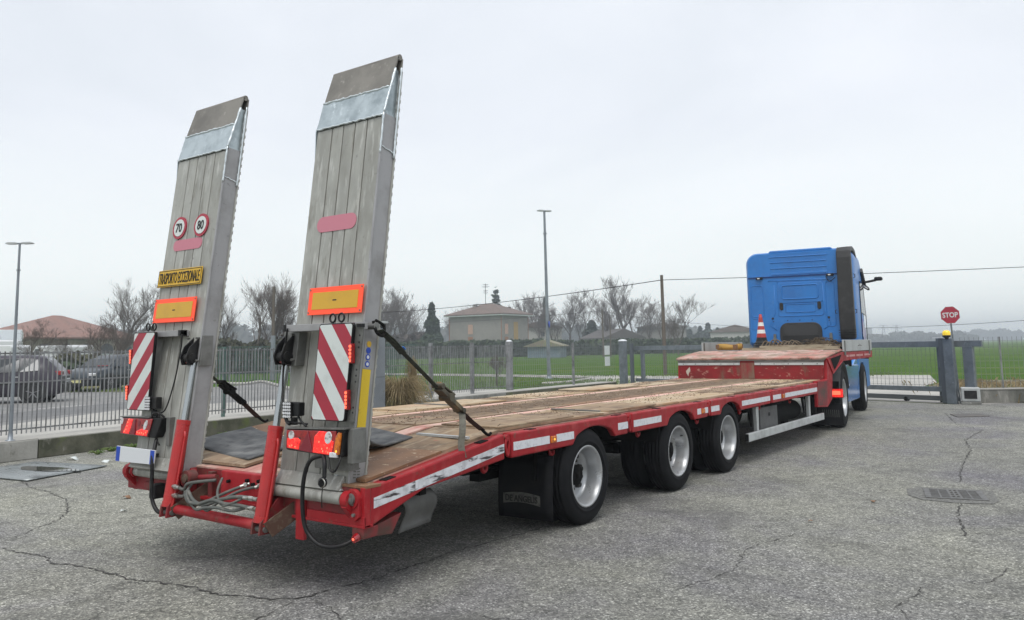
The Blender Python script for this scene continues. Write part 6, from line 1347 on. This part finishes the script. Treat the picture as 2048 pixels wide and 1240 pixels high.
bt=[(-93.6,96.2,9.4,T_Q,'bare tree directly beside the right ramp edge'),(-100,104,11.3,T_P,'upright bare tree next to the ramp, behind the utility cabinet'),(-105.2,112.8,12.6,T_P,'tallest upright bare tree left of the dark conifer'),(-96.7,107.1,10.3,T_Q,'rounded bare tree touching the dark conifer'),
 (-104,128,9,T_Q,'bare tree between the conifer and the pale house'),(-99.0,143.7,12.6,T_Q,'rounded bare tree just right of the house roof'),(-99.4,149.5,13.6,T_Q,'tall bare tree left of the lamp post'),(-86.8,139.9,10.2,T_Q,'bare tree right of the lamp post'),(-84.1,141.5,12.8,T_P,'tall bare tree to the right of the tall lamp post'),(-84.7,147,11.3,T_Q,'bare tree above the outbuilding'),
 (-74.4,141.4,10.8,T_P,'slender bare tree left of the tallest poplar'),(-72.8,142.2,14.4,T_P,'tallest poplar-like bare tree near the gate'),(-71.2,146.9,11.6,T_Q,'broad bare tree right of the tallest poplar'),(-66.5,143,10.2,T_Q,'broad bare tree left of the timber pole'),(-44.2,106.2,8.1,T_Q,'lone bare tree right of the timber pole'),(-47.4,111.5,5.6,T_Q,'smaller bare tree behind the lone one'),
 (-80,151,9.5,T_Q,'bare tree left of the distant timber pole'),(-92,99,8.6,T_Q,'bare tree low beside the right ramp, in front of its taller neighbour'),(-110,115,11.5,T_P,'second upright bare tree left of the dark conifer'),(-101,99,10,T_P,'slim bare tree rising just right of the ramp edge'),(-88,136,9.5,T_Q,'bare tree above the shed roof'),(-62,140,9,T_Q,'bare tree just left of the tall timber pole'),(-108,135,10.5,T_P,'thin bare tree behind the house, left side')]
for i,(x,y,h,T,lb) in enumerate(bt):
    b0=13. if T is T_P else 12.; s=h/b0*1.1; tree('bare_tree',lb,T,(x,y,0),s,i*1.37,sc=(s*1.4,s*1.4,s))
# leafy shapes ---------------------------------------------------------
EVG=mat('evergreen_foliage',(.035,.062,.036),.9,vary=[((.06,.09,.045),.9,.45,.65),((.02,.035,.022),2,.5,.7)],rnd=False)
HEDG=mat('hedge_foliage',(.045,.070,.035),.9,vary=[((.075,.10,.045),.7,.45,.65),((.02,.03,.018),1.6,.5,.7)],rnd=False)
FARW=mat('far_wood_foliage',(.055,.065,.045),.95,vary=[((.09,.085,.065),.05,.4,.6)],rnd=False)
def leaf(m,p,s,mi=0):
    a=Vector((random.gauss(0,1),random.gauss(0,1),random.gauss(0,1))).normalized(); b=a.orthogonal().normalized(); c=a.cross(b)
    p=Vector(p); m.add([p-b*s-c*s*.5,p+b*s-c*s*.5,p+b*s*.7+c*s*.6,p-b*s*.6+c*s*.6],[(0,1,2,3)],mi)
def conifer_mesh(seed,h,r,n,s,col=EVG,ex=.75,lay=0):
    random.seed(seed); m=MB(); t=MB().cyl((0,0,0),(0,0,h*.9),r*.10,.03,n=8)
    for i in range(n):
        u=random.random(); z=h*(.06+.94*u); z=(round(z/lay)*lay+random.gauss(0,.10)) if lay else z; rr_=r*(1-u)**ex*(.75+.25*math.sin(z*7/h*3+random.random()))*(1 if not lay else random.uniform(.55,1.1))
        a=random.random()*6.3; q=rr_*math.sqrt(random.uniform(.25,1)); leaf(m,(q*math.cos(a),q*math.sin(a),z-.12*q),s*random.uniform(.6,1.3))
    return t.mesh('trunk',BARK),m.mesh('crown',col)
C1=conifer_mesh(1,9,2.5,3600,.30); C2_=conifer_mesh(2,9,2.4,1900,.32); C3=conifer_mesh(4,9,2.2,1900,.17,EVG,.9,.62)
tree('conifer_tree','dark narrow conifer standing left of the pale house',C1,(-80.9,94.4,0),.97,0,'conifers','tree')
tree('conifer_tree','shorter dark conifer touching the left corner of the pale house',C2_,(-86.6,102.6,0),.62,1,'conifers','tree')
tree('conifer_tree','ragged tall conifer rising behind the house roof',C3,(-108.7,149,0),1.68,2,'conifers','tree',sc=(2.7,2.7,1.68))
tree('conifer_tree','dark conifer behind the lamp post',C2_,(-99.3,155.6,0),1.4,3,'conifers','tree',sc=(1.0,1.0,1.42))
tree('conifer_tree','bluish conifer right of the bare trees, above the outbuilding',C2_,(-85.1,152.5,0),.8,3,'conifers','tree',sc=(1.7,1.7,.78))
for i,(x,y,h) in enumerate(((-95,236.7,7.0),(-92.7,237.6,7.9),(-90.1,238.7,6.4),(-98,236,6.2))): tree('conifer_tree',['dark distant conifer left of the farmhouse, second from left','tallest of the distant conifers left of the farmhouse','distant conifer nearest the farmhouse','leftmost of the distant conifers left of the farmhouse'][i],C2_,(x,y,0),h/9,i,'distant conifers',sc=(h/9*1.7,h/9*1.7,h/9))
def hedge(label,A,B,h,wd,n,s,mt=HEDG,name='hedge',hv=.12):
    random.seed(int(abs(A[0])*7)); A=Vector((*A,0));B=Vector((*B,0)); d=(B-A); Ln=d.length; d/=Ln; nn=Vector((-d.y,d.x,0)); m=MB()
    def top(t): return h*(1+hv*noise.noise(Vector((t*Ln*.25,h,1)))+hv*.5*noise.noise(Vector((t*Ln*1.1,h,5))))
    k=max(8,int(Ln/1.5)); vs=[]
    for i in range(k+1):
        t=i/k; p=A+d*Ln*t; zt=top(t)*.88
        vs+=[p-nn*wd*.36,p-nn*wd*.34+V(0,0,zt),p+nn*wd*.34+V(0,0,zt),p+nn*wd*.36]
    m.add(vs,[(4*i+j,4*i+j+1,4*i+5+j,4*i+4+j) for i in range(k) for j in range(3)]+[(0,1,2,3),(4*k+3,4*k+2,4*k+1,4*k)])
    for i in range(n):
        t=random.random(); zt=top(t); z=zt*random.random()**.7; side=random.choice((-1,1,-1)) if random.random()<.75 else random.uniform(-1,1); 
        if random.random()<.3: z=zt*random.uniform(.92,1.08); side=random.uniform(-1,1)
        leaf(m,A+d*Ln*t+nn*side*wd*.5*random.uniform(.8,1.1)+V(0,0,z),s*random.uniform(.5,1.3))
    o=m.build(name,mt,fix=False); tag(o,label,'hedge'); return o
hedge('long clipped dark hedge in front of the pale house',(-90,80),(-66,104),2.5,2,5200,.28)
hedge('dark hedge continuing right behind the shed to the gate',(-66,104.5),(-34,160),2.3,2,4200,.32)
hedge('rough scrub at the foot of the big tree between the ramps',(-47,27),(-38,40),2.6,2.5,2400,.22,mat('scrub_foliage',(.065,.07,.045),.95,vary=[((.10,.095,.06),1,.45,.65),((.03,.032,.022),2,.5,.7)],rnd=False),hv=.3)
hedge('olive scrub in front of the red-roofed building',(-50,18.2),(-39,26.5),1.15,2,1500,.16,mat('olive_scrub',(.085,.085,.045),.95,vary=[((.13,.125,.06),1,.45,.65),((.04,.04,.025),2,.5,.7)],rnd=False),hv=.5)
hedge('dark shrubs along the verge behind the slate hatchback',(-37,11),(-33.5,20),.95,1.5,1500,.16,hv=.35)
hedge('low twiggy hedge left of the dark conifer',(-96,86),(-84,97),3.4,2,1600,.4,mat('twiggy_hedge',(.12,.10,.085),.95,vary=[((.07,.06,.05),2,.45,.65)],rnd=False),hv=.25)
gf=meshfence('green_fence','dark green fence across the road, seen between the two ramps',(-33.5,20.5),(-27.5,32),.0,1.75,.12,.35,mat('green_wire',(.05,.10,.085),.6),.02,((.2,.10,1.8),(.55,.10,1.8)))
tree('small_bush','small dark round-headed shrub on the grass behind the mid fence',(lambda q:q)(tree_mesh(31,1.3,'round',1,.9,.012)),(-13.6,21.2,0),.95,0,'shrubs','shrub')
# far woods: one mass each
def wood(name,segs,seed,s):
    random.seed(seed); m=MB()
    for (x0,y0,x1,y1,h0,h1,n) in segs:
        L1=math.hypot(x1-x0,y1-y0); nb=max(3,int(L1/ (h0*.9)))
        for b in range(nb):
            t=(b+random.random()*.7)/nb; x=x0+(x1-x0)*t; y=y0+(y1-y0)*t+random.uniform(-6,6); h=(h0+(h1-h0)*t)*random.uniform(.75,1.15); r=h*random.uniform(.45,.8)
            m.ball((x,y,h*.5),r*.82,8,sz=.62*h/r)
            for i in range(n//nb):
                a=random.random()*6.3; u=random.uniform(-1,1); q=math.sqrt(1-u*u); leaf(m,(x+r*q*math.cos(a),y+r*q*math.sin(a),max(.2,h*.5+h*.52*u)),s*random.uniform(.5,1.3))
    o=m.build(name,FARW,fix=False); o['kind']='stuff'; return o
wood('far_wood',[(-160,560,-92,650,6.2,7.5,3200),(-92,650,-70,645,7.2,6.5,900),(-88,640,-60,655,6.5,5,700)],1,.9)
wood('farthest_wood',[(-130,960,20,1010,11,10,2600),(-240,950,-130,980,5,6,1200),(-330,840,-240,900,9,7,1200)],2,1.6)
wood('far_wood',[(-200,440,-120,500,11,9,1500),(-260,330,-190,430,13,11,1500),(-400,180,-260,330,15,12,2200),(-420,20,-400,180,14,13,1500)],3,1.6)
wood('far_wood',[(-130,225,-84,262,5.5,6,1600)],5,.7)
def pylon(label,x,y,h):
    t=thing('pylon',label,'pylon',(x,y,0),.3,'far power pylons'); m=MB()
    for sx in (-1,1):
        for sy in (-1,1): m.beam((sx*2,sy*2,0),(sx*.5,sy*.5,h),.35,.35)
    for z,l in ((h*.78,5),(h*.97,4)): m.beam((-l,0,z),(l,0,z),.4,.4); m.beam((-l,0,z),(-l,0,z-1.4),.3,.3); m.beam((l,0,z),(l,0,z-1.4),.3,.3)
    for k in range(6): m.beam((-1.8+.25*k,0,h*k/6),(1.6-.25*k,0,h*(k+1)/6),.25,.25)
    m.build('lattice_tower',STEEL,t)
pylon('left of two hazy far-off power pylons beyond the gate',-186.8,978,19); pylon('right of two hazy far-off power pylons beyond the gate',-173.9,981,19)
# ================================================================== HAZE
hb_=MB().box(-1400,1400,-60,1300,-1.2,24).build('haze',None or mat('tmp',(1,1,1)),fix=True); hb_['kind']='stuff'
hm=bpy.data.materials.new('thin_mist'); hm.use_nodes=True; n_=hm.node_tree.nodes; n_.clear(); o_=n_.new('ShaderNodeOutputMaterial'); pv=n_.new('ShaderNodeVolumePrincipled'); pv.inputs['Color'].default_value=(.87,.94,1,1); pv.inputs['Density'].default_value=.00135; pv.inputs['Anisotropy'].default_value=.2
hm.node_tree.links.new(pv.outputs[0],o_.inputs['Volume']); hb_.data.materials.clear(); hb_.data.materials.append(hm)
